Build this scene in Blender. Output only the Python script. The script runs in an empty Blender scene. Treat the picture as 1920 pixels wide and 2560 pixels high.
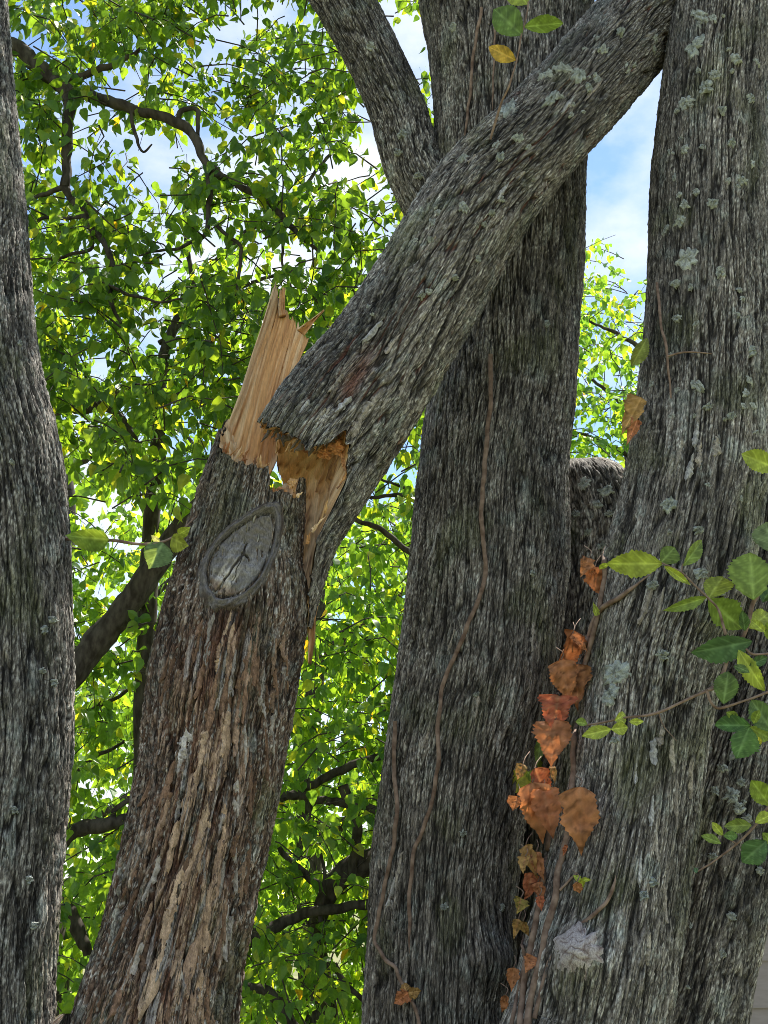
import bpy, math, random
import numpy as np
from mathutils import Vector, Matrix
from mathutils.bvhtree import BVHTree

# ------------------------------------------------------------------ camera, sky, sun, exposure
scene = bpy.context.scene
W0, H0, F0 = 1920.0, 2560.0, 2955.0
PITCH = math.radians(18.0)
CAM = np.array([0.0, 0.0, 1.6])
cd = bpy.data.cameras.new('camera')
cd.sensor_fit = 'HORIZONTAL'; cd.sensor_width = 36.0
cd.lens = 36.0 * F0 / W0
cd.clip_start = 0.05; cd.clip_end = 2000.0
camo = bpy.data.objects.new('camera', cd)
scene.collection.objects.link(camo)
camo.location = CAM; camo.rotation_euler = (math.pi / 2 + PITCH, 0, 0)
scene.camera = camo

SUN_AZ, SUN_EL = math.radians(34.0), math.radians(60.0)      # azimuth clockwise from +Y (ahead, to the right)
world = bpy.data.worlds.new('World'); scene.world = world
world.use_nodes = True
wn = world.node_tree; wn.nodes.clear()
wo = wn.nodes.new('ShaderNodeOutputWorld'); wb = wn.nodes.new('ShaderNodeBackground')
sky = wn.nodes.new('ShaderNodeTexSky'); sky.sky_type = 'NISHITA'; sky.sun_disc = False
sky.sun_elevation = SUN_EL; sky.sun_rotation = SUN_AZ
sky.air_density = 1.0; sky.dust_density = 0.0; sky.ozone_density = 1.6
tc = wn.nodes.new('ShaderNodeTexCoord'); mp = wn.nodes.new('ShaderNodeMapping')
mp.inputs['Scale'].default_value = (1, 1, 1.7); mp.inputs['Location'].default_value = (0.35, 0.2, 0.62)
nz = wn.nodes.new('ShaderNodeTexNoise'); nz.inputs['Scale'].default_value = 4.2
nz.inputs['Detail'].default_value = 8; nz.inputs['Roughness'].default_value = 0.55
cr = wn.nodes.new('ShaderNodeValToRGB')
cr.color_ramp.elements[0].position = 0.45; cr.color_ramp.elements[1].position = 0.66
mx = wn.nodes.new('ShaderNodeMix'); mx.data_type = 'RGBA'
mx.inputs[7].default_value = (4.6, 4.8, 5.1, 1)
wn.links.new(tc.outputs['Generated'], mp.inputs['Vector']); wn.links.new(mp.outputs[0], nz.inputs['Vector'])
wn.links.new(nz.outputs['Fac'], cr.inputs['Fac']); wn.links.new(cr.outputs['Color'], mx.inputs[0])
wn.links.new(sky.outputs[0], mx.inputs[6]); wn.links.new(mx.outputs[2], wb.inputs['Color'])
wb.inputs['Strength'].default_value = 0.105
wn.links.new(wb.outputs[0], wo.inputs[0])

sl = bpy.data.lights.new('sun', 'SUN'); sl.energy = 5.0; sl.angle = math.radians(0.53); sl.color = (1.0, 0.95, 0.86)
suno = bpy.data.objects.new('sun', sl); scene.collection.objects.link(suno)
sd = Vector((math.sin(SUN_AZ) * math.cos(SUN_EL), math.cos(SUN_AZ) * math.cos(SUN_EL), math.sin(SUN_EL)))
suno.rotation_euler = sd.to_track_quat('Z', 'Y').to_euler(); suno.location = (6, 8, 12)

scene.view_settings.view_transform = 'Standard'; scene.view_settings.look = 'None'
scene.view_settings.exposure = 1.22; scene.view_settings.gamma = 1.0
scene.cycles.max_bounces = 8; scene.cycles.diffuse_bounces = 5; scene.cycles.glossy_bounces = 2
scene.cycles.transmission_bounces = 4; scene.cycles.transparent_max_bounces = 4
scene.cycles.use_denoising = True; scene.cycles.filter_width = 0.9

# ------------------------------------------------------------------ helpers
rng = np.random.default_rng(7)
random.seed(7)
FW = np.array([0, math.cos(PITCH), math.sin(PITCH)]); UP = np.array([0, -math.sin(PITCH), math.cos(PITCH)]); RT = np.array([1.0, 0, 0])

def ray(px, py):
    return RT * ((px - 960) / F0) + UP * ((1280 - py) / F0) + FW
def at(px, py, Y):
    d = ray(px, py); return CAM + d * (Y / d[1])
def mpp(px, py, Y):
    return Y / ray(px, py)[1] / F0           # metres per photo pixel at that place
def at_many(px, py, Y):
    d = RT[None] * ((px - 960) / F0)[:, None] + UP[None] * ((1280 - py) / F0)[:, None] + FW[None]
    return CAM + d * (Y / d[:, 1])[:, None]
def project(P):
    q = P - CAM; z = q @ FW
    return 960 + F0 * (q @ RT) / z, 1280 - F0 * (q @ UP) / z

_perm = np.random.default_rng(3).permutation(256).astype(np.int32); _perm = np.concatenate([_perm, _perm, _perm])
_g = np.random.default_rng(4).normal(size=(256, 3)).astype(np.float32); _g /= np.linalg.norm(_g, axis=1)[:, None]
def noise(x, y, z, seed=0.0):
    x = np.asarray(x, np.float32) + np.float32(seed * 17.3 + 100); y = np.asarray(y, np.float32) + np.float32(seed * 7.1 + 100); z = np.asarray(z, np.float32) + np.float32(seed * 3.7 + 100)
    xi = np.floor(x).astype(np.int32); yi = np.floor(y).astype(np.int32); zi = np.floor(z).astype(np.int32)
    fx = x - xi; fy = y - yi; fz = z - zi
    u = fx * fx * fx * (fx * (fx * 6 - 15) + 10); v = fy * fy * fy * (fy * (fy * 6 - 15) + 10); w = fz * fz * fz * (fz * (fz * 6 - 15) + 10)
    xi &= 255; yi &= 255; zi &= 255
    out = 0
    for dx in (0, 1):
        a = _perm[xi + dx]
        for dy in (0, 1):
            b = _perm[a + yi + dy]
            for dz in (0, 1):
                g = _g[_perm[b + zi + dz]]
                d = g[..., 0] * (fx - dx) + g[..., 1] * (fy - dy) + g[..., 2] * (fz - dz)
                out = out + d * (u if dx else 1 - u) * (v if dy else 1 - v) * (w if dz else 1 - w)
    return out * 1.5
def sst(a, b, x):
    t = np.clip((x - a) / (b - a), 0, 1); return t * t * (3 - 2 * t)
def mixc(c, d, f):
    return c + (np.asarray(d, float) - c) * np.asarray(f)[..., None]

WORLD_ORIGIN = {}
def link(o, parent=None, origin=(0, 0, 0)):
    scene.collection.objects.link(o)
    o.location = Vector(origin) - (Vector(WORLD_ORIGIN[parent.name]) if parent else Vector((0, 0, 0)))
    if parent: o.parent = parent
    WORLD_ORIGIN[o.name] = tuple(origin)
    return o
def thing(name, label, cat, origin, group=None):
    o = bpy.data.objects.new(name, None); o.empty_display_size = 0.1
    link(o, None, origin); o['label'] = label; o['category'] = cat
    if group: o['group'] = group
    return o
def mesh_np(name, V, Fc, col=None, smooth=True):
    me = bpy.data.meshes.new(name); V = np.asarray(V, np.float32); Fc = np.asarray(Fc, np.int32)
    n, k = Fc.shape
    me.vertices.add(len(V)); me.vertices.foreach_set('co', V.ravel())
    me.loops.add(n * k); me.loops.foreach_set('vertex_index', Fc.ravel())
    me.polygons.add(n); me.polygons.foreach_set('loop_start', np.arange(n, dtype=np.int32) * k)
    me.polygons.foreach_set('use_smooth', np.full(n, smooth))
    me.update(calc_edges=True)
    if col is not None:
        ca = me.color_attributes.new('Col', 'FLOAT_COLOR', 'POINT')
        c4 = np.ones((len(V), 4), np.float32); c4[:, :3] = np.clip(col, 0.004, 0.95); ca.data.foreach_set('color', c4.ravel())
    return me
def obj(name, V, Fc, mat, parent=None, col=None, kind=None, smooth=True, label=None, bk=None):
    V = np.asarray(V, float); c = V.mean(0)
    me = mesh_np(name, V - c, Fc, col, smooth); me.materials.append(mat)
    if bk is not None:
        me.attributes.new('bk', 'FLOAT_VECTOR', 'POINT').data.foreach_set('vector', np.asarray(bk, np.float32).ravel())
    o = bpy.data.objects.new(name, me); link(o, parent, c)
    if kind: o['kind'] = kind
    if label: o['label'] = label
    return o
def grid_faces(nu, nv, wrap=False):
    # vertices ordered [v][u]
    u = np.arange(nu if wrap else nu - 1); v = np.arange(nv - 1)
    U, Vv = np.meshgrid(u, v); U = U.ravel(); Vv = Vv.ravel(); U2 = (U + 1) % nu
    return np.stack([Vv * nu + U, Vv * nu + U2, (Vv + 1) * nu + U2, (Vv + 1) * nu + U], 1)

# ------------------------------------------------------------------ materials
def new_mat(name):
    m = bpy.data.materials.new(name); m.use_nodes = True; nt = m.node_tree
    return m, nt, nt.nodes['Principled BSDF']
def N(nt, t, **kw):
    n = nt.nodes.new(t)
    for k, v in kw.items(): setattr(n, k, v)
    return n
def col_mat(name, rough=0.9, spec=0.2, nscale=(420, 420, 420), amp=0.35, bump=0.5, bdist=0.0015):
    """surface colour from the Col attribute with fine procedural grain and relief"""
    m, nt, b = new_mat(name)
    a = N(nt, 'ShaderNodeAttribute', attribute_name='Col'); t = N(nt, 'ShaderNodeTexCoord')
    mpn = N(nt, 'ShaderNodeMapping'); mpn.inputs['Scale'].default_value = nscale
    n1 = N(nt, 'ShaderNodeTexNoise'); n1.inputs['Scale'].default_value = 1.0; n1.inputs['Detail'].default_value = 5; n1.inputs['Roughness'].default_value = 0.65
    mr = N(nt, 'ShaderNodeMapRange'); mr.inputs[1].default_value = 0.3; mr.inputs[2].default_value = 0.7
    mr.inputs[3].default_value = 1 - amp; mr.inputs[4].default_value = 1 + amp
    mul = N(nt, 'ShaderNodeVectorMath', operation='SCALE')
    bp = N(nt, 'ShaderNodeBump'); bp.inputs['Strength'].default_value = bump; bp.inputs['Distance'].default_value = bdist
    L = nt.links.new
    L(t.outputs['Object'], mpn.inputs[0]); L(mpn.outputs[0], n1.inputs['Vector']); L(n1.outputs['Fac'], mr.inputs[0])
    L(a.outputs['Color'], mul.inputs[0]); L(mr.outputs[0], mul.inputs['Scale']); L(mul.outputs[0], b.inputs['Base Color'])
    L(n1.outputs['Fac'], bp.inputs['Height']); L(bp.outputs[0], b.inputs['Normal'])
    b.inputs['Roughness'].default_value = rough; b.inputs['Specular IOR Level'].default_value = spec
    return m
def leaf_mat(name, colors=None, trans=0.55, rough=0.36, spec=0.5, tint=(3.4, 2.6, 0.6)):
    """thin leaf: diffuse front, translucent light through it, slight gloss. colours from Col or per object"""
    m = bpy.data.materials.new(name); m.use_nodes = True; nt = m.node_tree; nt.nodes.clear(); L = nt.links.new
    out = N(nt, 'ShaderNodeOutputMaterial')
    if colors is None:
        a = N(nt, 'ShaderNodeAttribute', attribute_name='Col'); csock = a.outputs['Color']
    else:
        oi = N(nt, 'ShaderNodeObjectInfo'); ramp = N(nt, 'ShaderNodeValToRGB'); r = ramp.color_ramp
        while len(r.elements) < len(colors): r.elements.new(0.5)
        for i, c in enumerate(colors):
            r.elements[i].position = i / (len(colors) - 1); r.elements[i].color = (*c, 1)
        L(oi.outputs['Random'], ramp.inputs['Fac']); csock = ramp.outputs['Color']
    t = N(nt, 'ShaderNodeTexCoord'); n1 = N(nt, 'ShaderNodeTexNoise'); n1.inputs['Scale'].default_value = 60; n1.inputs['Detail'].default_value = 3
    mr = N(nt, 'ShaderNodeMapRange'); mr.inputs[1].default_value = 0.3; mr.inputs[2].default_value = 0.7; mr.inputs[3].default_value = 0.8; mr.inputs[4].default_value = 1.2
    mul = N(nt, 'ShaderNodeVectorMath', operation='SCALE')
    L(t.outputs['Object'], n1.inputs['Vector']); L(n1.outputs['Fac'], mr.inputs[0]); L(csock, mul.inputs[0]); L(mr.outputs[0], mul.inputs['Scale'])
    tn = N(nt, 'ShaderNodeVectorMath', operation='MULTIPLY'); tn.inputs[1].default_value = tint; L(mul.outputs[0], tn.inputs[0])
    b = N(nt, 'ShaderNodeBsdfPrincipled'); b.inputs['Roughness'].default_value = rough; b.inputs['Specular IOR Level'].default_value = spec
    tr = N(nt, 'ShaderNodeBsdfTranslucent'); ms = N(nt, 'ShaderNodeMixShader'); ms.inputs[0].default_value = trans
    L(mul.outputs[0], b.inputs['Base Color']); L(tn.outputs[0], tr.inputs['Color'])
    L(b.outputs[0], ms.inputs[1]); L(tr.outputs[0], ms.inputs[2]); L(ms.outputs[0], out.inputs[0])
    return m
def plain_mat(name, c1, c2, scale=20.0, rough=0.85, stretch=(1, 1, 1), bump=0.2):
    m, nt, b = new_mat(name); L = nt.links.new
    t = N(nt, 'ShaderNodeTexCoord'); mpn = N(nt, 'ShaderNodeMapping'); mpn.inputs['Scale'].default_value = stretch
    n1 = N(nt, 'ShaderNodeTexNoise'); n1.inputs['Scale'].default_value = scale; n1.inputs['Detail'].default_value = 6
    r = N(nt, 'ShaderNodeValToRGB'); r.color_ramp.elements[0].position = 0.35; r.color_ramp.elements[1].position = 0.65
    r.color_ramp.elements[0].color = (*c1, 1); r.color_ramp.elements[1].color = (*c2, 1)
    bp = N(nt, 'ShaderNodeBump'); bp.inputs['Strength'].default_value = bump; bp.inputs['Distance'].default_value = 0.01
    L(t.outputs['Object'], mpn.inputs[0]); L(mpn.outputs[0], n1.inputs['Vector']); L(n1.outputs['Fac'], r.inputs[0]); L(r.outputs[0], b.inputs['Base Color'])
    L(n1.outputs['Fac'], bp.inputs['Height']); L(bp.outputs[0], b.inputs['Normal']); b.inputs['Roughness'].default_value = rough
    b.inputs['Specular IOR Level'].default_value = 0.2
    return m
def bark_mat():
    m, nt, b = new_mat('bark'); L = nt.links.new
    a = N(nt, 'ShaderNodeAttribute', attribute_name='Col'); g = N(nt, 'ShaderNodeAttribute', attribute_name='bk')
    def nz_(sc, det, ro):
        mpn = N(nt, 'ShaderNodeMapping'); mpn.inputs['Scale'].default_value = sc; L(g.outputs['Vector'], mpn.inputs[0])
        n = N(nt, 'ShaderNodeTexNoise'); n.inputs['Scale'].default_value = 1; n.inputs['Detail'].default_value = det; n.inputs['Roughness'].default_value = ro
        L(mpn.outputs[0], n.inputs['Vector']); return n.outputs['Fac']
    n1 = nz_((260, 260, 26), 5, .7); n2 = nz_((420, 420, 170), 4, .7)
    def rng_(s, lo, hi, a0, a1):
        mr = N(nt, 'ShaderNodeMapRange'); mr.inputs[1].default_value = lo; mr.inputs[2].default_value = hi; mr.inputs[3].default_value = a0; mr.inputs[4].default_value = a1
        L(s, mr.inputs[0]); return mr.outputs[0]
    m1 = rng_(n1, .34, .68, .42, 1.6); m2 = rng_(n2, .3, .7, .6, 1.45)
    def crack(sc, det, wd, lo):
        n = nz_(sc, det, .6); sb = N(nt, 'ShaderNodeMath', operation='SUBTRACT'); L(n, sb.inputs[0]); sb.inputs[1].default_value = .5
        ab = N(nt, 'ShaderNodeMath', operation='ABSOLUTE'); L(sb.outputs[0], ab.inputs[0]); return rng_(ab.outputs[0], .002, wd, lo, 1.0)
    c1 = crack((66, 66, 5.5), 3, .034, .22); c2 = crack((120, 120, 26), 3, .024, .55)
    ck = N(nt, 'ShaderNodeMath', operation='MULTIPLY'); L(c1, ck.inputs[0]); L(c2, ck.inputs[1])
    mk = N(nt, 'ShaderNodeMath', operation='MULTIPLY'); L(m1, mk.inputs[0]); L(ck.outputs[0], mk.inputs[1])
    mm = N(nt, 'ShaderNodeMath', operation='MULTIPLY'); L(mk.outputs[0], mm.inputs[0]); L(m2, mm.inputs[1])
    mul = N(nt, 'ShaderNodeVectorMath', operation='SCALE'); L(a.outputs['Color'], mul.inputs[0]); L(mm.outputs[0], mul.inputs['Scale']); L(mul.outputs[0], b.inputs['Base Color'])
    ad = N(nt, 'ShaderNodeMath', operation='MULTIPLY_ADD'); L(n2, ad.inputs[0]); ad.inputs[1].default_value = .35; L(n1, ad.inputs[2])
    ah = N(nt, 'ShaderNodeMath', operation='ADD'); L(ad.outputs[0], ah.inputs[0]); L(ck.outputs[0], ah.inputs[1])
    bp = N(nt, 'ShaderNodeBump'); bp.inputs['Strength'].default_value = .9; bp.inputs['Distance'].default_value = .005
    L(ah.outputs[0], bp.inputs['Height']); L(bp.outputs[0], b.inputs['Normal'])
    b.inputs['Roughness'].default_value = .8; b.inputs['Specular IOR Level'].default_value = .3
    return m
M_BARK = bark_mat()
M_WOOD = col_mat('torn_wood', rough=0.7, spec=0.25, nscale=(260, 260, 30), amp=0.25, bump=0.5, bdist=0.001)
M_PLATE = col_mat('bark_plate', rough=0.9, nscale=(420, 420, 160), amp=0.5, bump=0.9, bdist=.003)
M_KNOT = col_mat('weathered_wood', rough=.85, spec=.2, nscale=(260, 260, 90), amp=.5, bump=1.0, bdist=.004)
M_LICHEN = col_mat('lichen', rough=1.0, spec=0.05, nscale=(500, 500, 500), amp=0.4, bump=0.8, bdist=0.002)
M_BRANCH = plain_mat('branch_bark', (0.035, 0.028, 0.022), (0.10, 0.085, 0.07), 30, 0.9, (1, 1, .4))
M_VINE = plain_mat('vine_bark', (0.13, 0.08, 0.055), (0.30, 0.21, 0.155), 40, 0.85)
M_LEAF = leaf_mat('pear_leaf')
M_LEAF1 = leaf_mat('pear_leaf_single', [(0.045, 0.11, 0.033), (0.07, 0.155, 0.034), (0.10, 0.205, 0.038), (0.12, 0.225, 0.04), (0.15, 0.25, 0.042)])
M_FLEAF = leaf_mat('broad_leaf', None, 0.4, 0.45, 0.35, (2.2, 1.8, .6))
M_DEAD = leaf_mat('dead_leaf', None, 0.25, 0.75, 0.15, (1.2, 0.9, 0.6))

# ------------------------------------------------------------------ trunks
def spline(ctrl, n=700):
    """ctrl rows: x, y, z, r in metres; Catmull-Rom through them, sampled evenly by length"""
    P = np.asarray(ctrl, float)
    P = np.vstack([2 * P[0] - P[1], P, 2 * P[-1] - P[-2]])
    out = []
    for i in range(1, len(P) - 2):
        t = np.linspace(0, 1, 40, endpoint=False)[:, None]
        a, b, c, d = P[i - 1], P[i], P[i + 1], P[i + 2]
        out.append(0.5 * (2 * b + (c - a) * t + (2 * a - 5 * b + 4 * c - d) * t ** 2 + (3 * b - a - 3 * c + d) * t ** 3))
    out.append(P[-2][None]); S = np.vstack(out)
    L = np.concatenate([[0], np.cumsum(np.linalg.norm(np.diff(S[:, :3], axis=0), axis=1))])
    v = np.linspace(0, L[-1], n)
    return v, np.stack([np.interp(v, L, S[:, k]) for k in range(4)], 1)
def px_ctrl(rows):
    out = []
    for r in rows:
        if len(r) == 5: out.append(r[1:])                       # ('w', x, y, z, r)
        else:
            px, py, Y, rp = r; p = at(px, py, Y); out.append((*p, rp * mpp(px, py, Y)))
    return out

class Stem:
    """a swept stem: position from (v along the axis in metres, phi around it; phi 0 faces the photographer)"""
    def __init__(self, rows, lump=0.05, seed=1):
        self.v, S = spline(px_ctrl(rows)); self.seed = seed; self.lump = lump
        self.P = S[:, :3]; self.r = S[:, 3]; self.L = self.v[-1]
        T = np.gradient(self.P, self.v, axis=0); T /= np.linalg.norm(T, axis=1)[:, None]
        C = CAM - self.P; C -= (C * T).sum(1)[:, None] * T; C /= np.linalg.norm(C, axis=1)[:, None]
        self.T, self.C, self.S = T, C, np.cross(T, C)
        self.r0 = self.r.mean()
        ppx, ppy = project(self.P); self.py = ppy
    def ev(self, v, phi, rscale=1.0, off=0.0):
        g = lambda A: np.stack([np.interp(v, self.v, A[:, k]) for k in range(3)], -1)
        d = np.cos(phi)[..., None] * g(self.C) + np.sin(phi)[..., None] * g(self.S)
        r = np.interp(v, self.v, self.r)
        r = r * (1 + self.lump * noise(np.cos(phi) * 1.3, np.sin(phi) * 1.3, v * 2.2, self.seed) + self.lump * .6 * noise(np.cos(phi) * 2.7, np.sin(phi) * 2.7, v * 3.5, self.seed + 5))
        return g(self.P) + d * (r * rscale + off)[..., None], d
    def bvh(self):
        ph = np.linspace(0, 2 * math.pi, 65)[:-1]; vv = np.linspace(0, self.L, 260)
        Vg, Pg = np.meshgrid(vv, ph, indexing='ij')
        p, _ = self.ev(Vg, Pg); p = p.reshape(-1, 3)
        f = grid_faces(64, 260, True)
        self._b = BVHTree.FromPolygons([tuple(q) for q in p], [tuple(int(k) for k in q) for q in f]); return self._b
    def hit(self, px, py):
        b = getattr(self, '_b', None) or self.bvh()
        d = ray(px, py); h = b.ray_cast(Vector(CAM), Vector(d))
        if h[0] is None: return None, None
        n = np.array(h[1]); n = n if n @ d < 0 else -n
        return np.array(h[0]), n
    def snap(self, p, n):
        """drop point p onto the smooth stem along -n"""
        b = getattr(self, '_b', None) or self.bvh()
        h = b.ray_cast(Vector(p + n * 0.15), Vector(-n))
        if h[0] is None or h[3] > 0.32:
            h2 = b.find_nearest(Vector(p)); return np.array(h2[0])
        return np.array(h[0])

def bark_fn(x, y, z, w, k, depth, seed, crack=6.0):
    """interlacing ridges and furrows; returns relief in metres and masks"""
    zz = z / k
    wx = noise(x / (3 * w), y / (3 * w), zz / (3 * w), seed + .1); wy = noise(x / (3 * w), y / (3 * w), zz / (3 * w), seed + .2)
    X = x + wx * w * 0.55; Y = y + wy * w * 0.55
    n1 = noise(X / w * .60, Y / w * .60, zz / w * .50, seed + .3); f1 = np.clip(np.abs(n1) * crack, 0, 1) ** .8
    n2 = noise(X / w * 1.5, Y / w * 1.5, zz / w * 1.6, seed + .4); f2 = np.clip(np.abs(n2) * 5, 0, 1)
    n3 = noise(X / w * .9, Y / w * .9, z / w * .5, seed + .5); f3 = np.clip(np.abs(n3) * 8, 0, 1)
    fine = noise(x / w * 3.4, y / w * 3.4, z / w * .75, seed + .6)
    fine2 = noise(x / w * 6, y / w * 6, z / w * 2.2, seed + .8)
    q = noise(X / w * 1.0, Y / w * 1.0, zz / w * 1.5, seed + .7) * 4 + fine * .5; qf = np.floor(q)
    step = (qf + sst(.3, .6, q - qf)) / 4
    h = depth * (.62 * f1 + .24 * f2 * f1 + .20 * f3 * f1 + .20 * fine + .10 * fine2 + .34 * step - .65)
    return h, f1, f2, f3, fine, fine2, step

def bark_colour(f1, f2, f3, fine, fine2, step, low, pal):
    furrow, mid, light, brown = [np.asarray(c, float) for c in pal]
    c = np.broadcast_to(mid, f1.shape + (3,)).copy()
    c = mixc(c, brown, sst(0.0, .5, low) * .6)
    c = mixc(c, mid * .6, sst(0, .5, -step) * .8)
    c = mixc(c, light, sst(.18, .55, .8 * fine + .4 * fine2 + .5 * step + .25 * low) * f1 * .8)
    c = mixc(c, furrow, (1 - sst(.12, .95, f1 * (.40 + .45 * f2 + .15 * f3))) * .93)  # dark furrow bark, with shade inside the cracks painted into the colour
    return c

def build_stem(st, name, parent, pal, w=.018, k=7, depth=.011, nf=230, nb=26, vis=(-110, 2640), dv=.0085, twist=0.0, v0=None, v1=None, extra=None, seed=None, span=105, label=None):
    seed = st.seed if seed is None else seed
    sp = math.radians(span)
    phi = np.concatenate([np.linspace(-sp, sp, nf), np.linspace(sp, 2 * math.pi - sp, nb + 2)[1:-1]])
    vs = [0.0]
    while vs[-1] < st.L:
        py = np.interp(vs[-1], st.v, st.py); vs.append(vs[-1] + (dv if vis[0] < py < vis[1] else dv * 8))
    vs = np.array(vs) / vs[-1] * st.L
    nu, nv = len(phi), len(vs)
    a = np.zeros(nu) if v0 is None else v0(phi); b = np.full(nu, st.L) if v1 is None else v1(phi)
    V = a[None] + (vs / st.L)[:, None] * (b - a)[None]; PH = np.broadcast_to(phi[None], V.shape)
    tp = PH + twist * V
    x = st.r0 * np.cos(tp); y = st.r0 * np.sin(tp)
    h, f1, f2, f3, fine, fine2, step = bark_fn(x, y, V, w, k, depth, seed)
    low = noise(x * 5, y * 5, V * 2.2, seed + .9)
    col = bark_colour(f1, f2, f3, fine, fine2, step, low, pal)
    # specks and crusts of lichen
    l1 = noise(x * 16, y * 16, V * 13, seed + 1.1); l2 = noise(x * 110, y * 110, V * 95, seed + 1.2)
    lm = sst(.18, .42, l1 + .55 * l2 - .12) * sst(.3, .9, f1)
    col = mixc(col, (.30, .33, .30), lm * .5); h = h + lm * .001
    sp_ = noise(x * 230, y * 230, V * 120, seed + 1.5)
    col = mixc(col, (.58, .55, .49), sst(.26, .42, sp_ + .15 * low) * f1 * .8)
    mo = noise(x * 7, y * 7, V * 5, seed + 1.4); col = mixc(col, (.13, .14, .06), sst(.15, .5, mo + .3 * fine) * .45)
    big = noise(x * 9, y * 9, V * 3.2, seed + 2.1) + .6 * noise(x * 24, y * 24, V * 7, seed + 2.2); col = col * (1 + .55 * np.clip(big, -.9, .9))[..., None]
    p, d = st.ev(V, PH)
    if extra is not None: h, col = extra(p, d, h, col, V, PH, (f1, f2, f3, fine, fine2, step, low))
    p = p + d * h[..., None]
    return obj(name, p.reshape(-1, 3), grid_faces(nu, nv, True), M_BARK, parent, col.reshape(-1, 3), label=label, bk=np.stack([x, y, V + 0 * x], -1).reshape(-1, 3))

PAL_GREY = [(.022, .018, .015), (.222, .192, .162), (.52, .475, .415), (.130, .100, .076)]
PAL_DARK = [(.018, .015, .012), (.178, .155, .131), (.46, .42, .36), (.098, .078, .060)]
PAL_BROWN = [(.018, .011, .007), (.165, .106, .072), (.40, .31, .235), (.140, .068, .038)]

# --- ground: one sheet to the horizon
def ground():
    n = 121; g = np.linspace(-1, 1, n); g = np.sign(g) * np.abs(g) ** 3 * 700
    X, Y = np.meshgrid(g, g); X = X + 0; Y = Y + 10
    Z = .10 * noise(X * .25, Y * .25, X * 0, 2) * np.exp(-((X / 60) ** 2 + (Y / 60) ** 2)) - 0.02
    o = obj('ground', np.stack([X, Y, Z], -1).reshape(-1, 3), grid_faces(n, n), plain_mat('lawn', (.10, .13, .04), (.24, .22, .11), 1.6, .95), None)
    o['kind'] = 'structure'; o['label'] = 'mown lawn the trees stand on'
ground()

# --- the stems
left = Stem([('w', -.80, 3.02, -.05, .26), ('w', -.86, 3.0, .7, .21), (-36, 2750, 2.95, 176), (-34, 2480, 2.95, 163), (-18, 2200, 2.95, 162), (10, 1850, 2.95, 162), (15, 1500, 2.95, 156), (-5, 1180, 2.95, 156), (-60, 900, 2.95, 150), (-95, 550, 2.95, 152), (-125, 200, 2.95, 148), (-140, -60, 2.95, 145), ('w', -1.45, 3.0, 5.4, .10), ('w', -1.6, 3.1, 7.2, .04)], .02, 1)
broken = Stem([('w', -.66, 3.02, -.05, .27), ('w', -.64, 3.02, .7, .25), (352, 2820, 3.0, 232), (374, 2640, 3.0, 212), (402, 2488, 3.0, 192), (443, 2314, 3.0, 177), (520, 1967, 3.0, 174), (563, 1666, 3.0, 180), (592, 1500, 3.0, 170), (604, 1389, 3.0, 146), (628, 1261, 3.0, 131), (658, 1120, 3.0, 112), (690, 1000, 3.02, 108)], .03, 2)
log = Stem([(662, 1560, 3.02, 112), (676, 1470, 3.02, 124), (700, 1340, 3.02, 142), (738, 1245, 3.02, 155), (795, 1135, 3.02, 163), (878, 1012, 3.02, 160), (958, 900, 3.02, 148), (1047, 756, 3.02, 141), (1212, 491, 3.03, 133), (1368, 318, 3.06, 116), (1560, 105, 3.22, 114), (1760, -110, 3.42, 112), ('w', 1.25, 3.8, 5.3, .09), ('w', 1.7, 4.1, 6.0, .05)], .035, 3)
middle = Stem([('w', .0, 3.6, -.05, .36), ('w', .02, 3.6, .7, .27), (1085, 2750, 3.55, 200), (1100, 2480, 3.55, 188), (1112, 2200, 3.55, 180), (1148, 1900, 3.55, 190), (1195, 1650, 3.55, 196), (1220, 1400, 3.55, 194), (1236, 1150, 3.55, 184), (1262, 900, 3.55, 182), (1272, 650, 3.55, 181), (1275, 400, 3.55, 184), (1272, 150, 3.55, 195), (1265, -80, 3.55, 212), ('w', .48, 3.6, 5.6, .2), ('w', .6, 3.7, 7.4, .09)], .04, 4)
limb = Stem([(1130, 620, 3.6, 70), (1065, 480, 3.56, 72), (1030, 400, 3.54, 71), (992, 272, 3.52, 69), (935, 145, 3.5, 68), (858, 0, 3.48, 71), (790, -120, 3.46, 72), ('w', -.35, 3.4, 5.2, .06)], .03, 5)
right = Stem([('w', .44, 3.22, -.05, .33), ('w', .47, 3.2, .7, .25), (1440, 2720, 3.15, 215), (1470, 2560, 3.15, 198), (1520, 2310, 3.15, 186), (1588, 1970, 3.15, 158), (1632, 1650, 3.15, 166), (1684, 1450, 3.15, 178), (1748, 1130, 3.15, 168), (1768, 800, 3.15, 152), (1774, 400, 3.15, 134), (1800, 0, 3.15, 118), (1818, -120, 3.15, 118), ('w', 1.05, 3.2, 5.6, .1), ('w', 1.15, 3.3, 7.0, .05)], .04, 6)
stub = Stem([('w', .42, 3.85, -.05, .28), ('w', .42, 3.85, .8, .22), (1375, 2400, 3.72, 140), (1420, 1950, 3.75, 135), (1462, 1700, 3.78, 130), (1480, 1500, 3.78, 128), (1478, 1340, 3.78, 128), (1462, 1240, 3.78, 118), (1448, 1190, 3.78, 92), (1440, 1165, 3.78, 50), (1438, 1150, 3.78, 10)], .05, 7)
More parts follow.
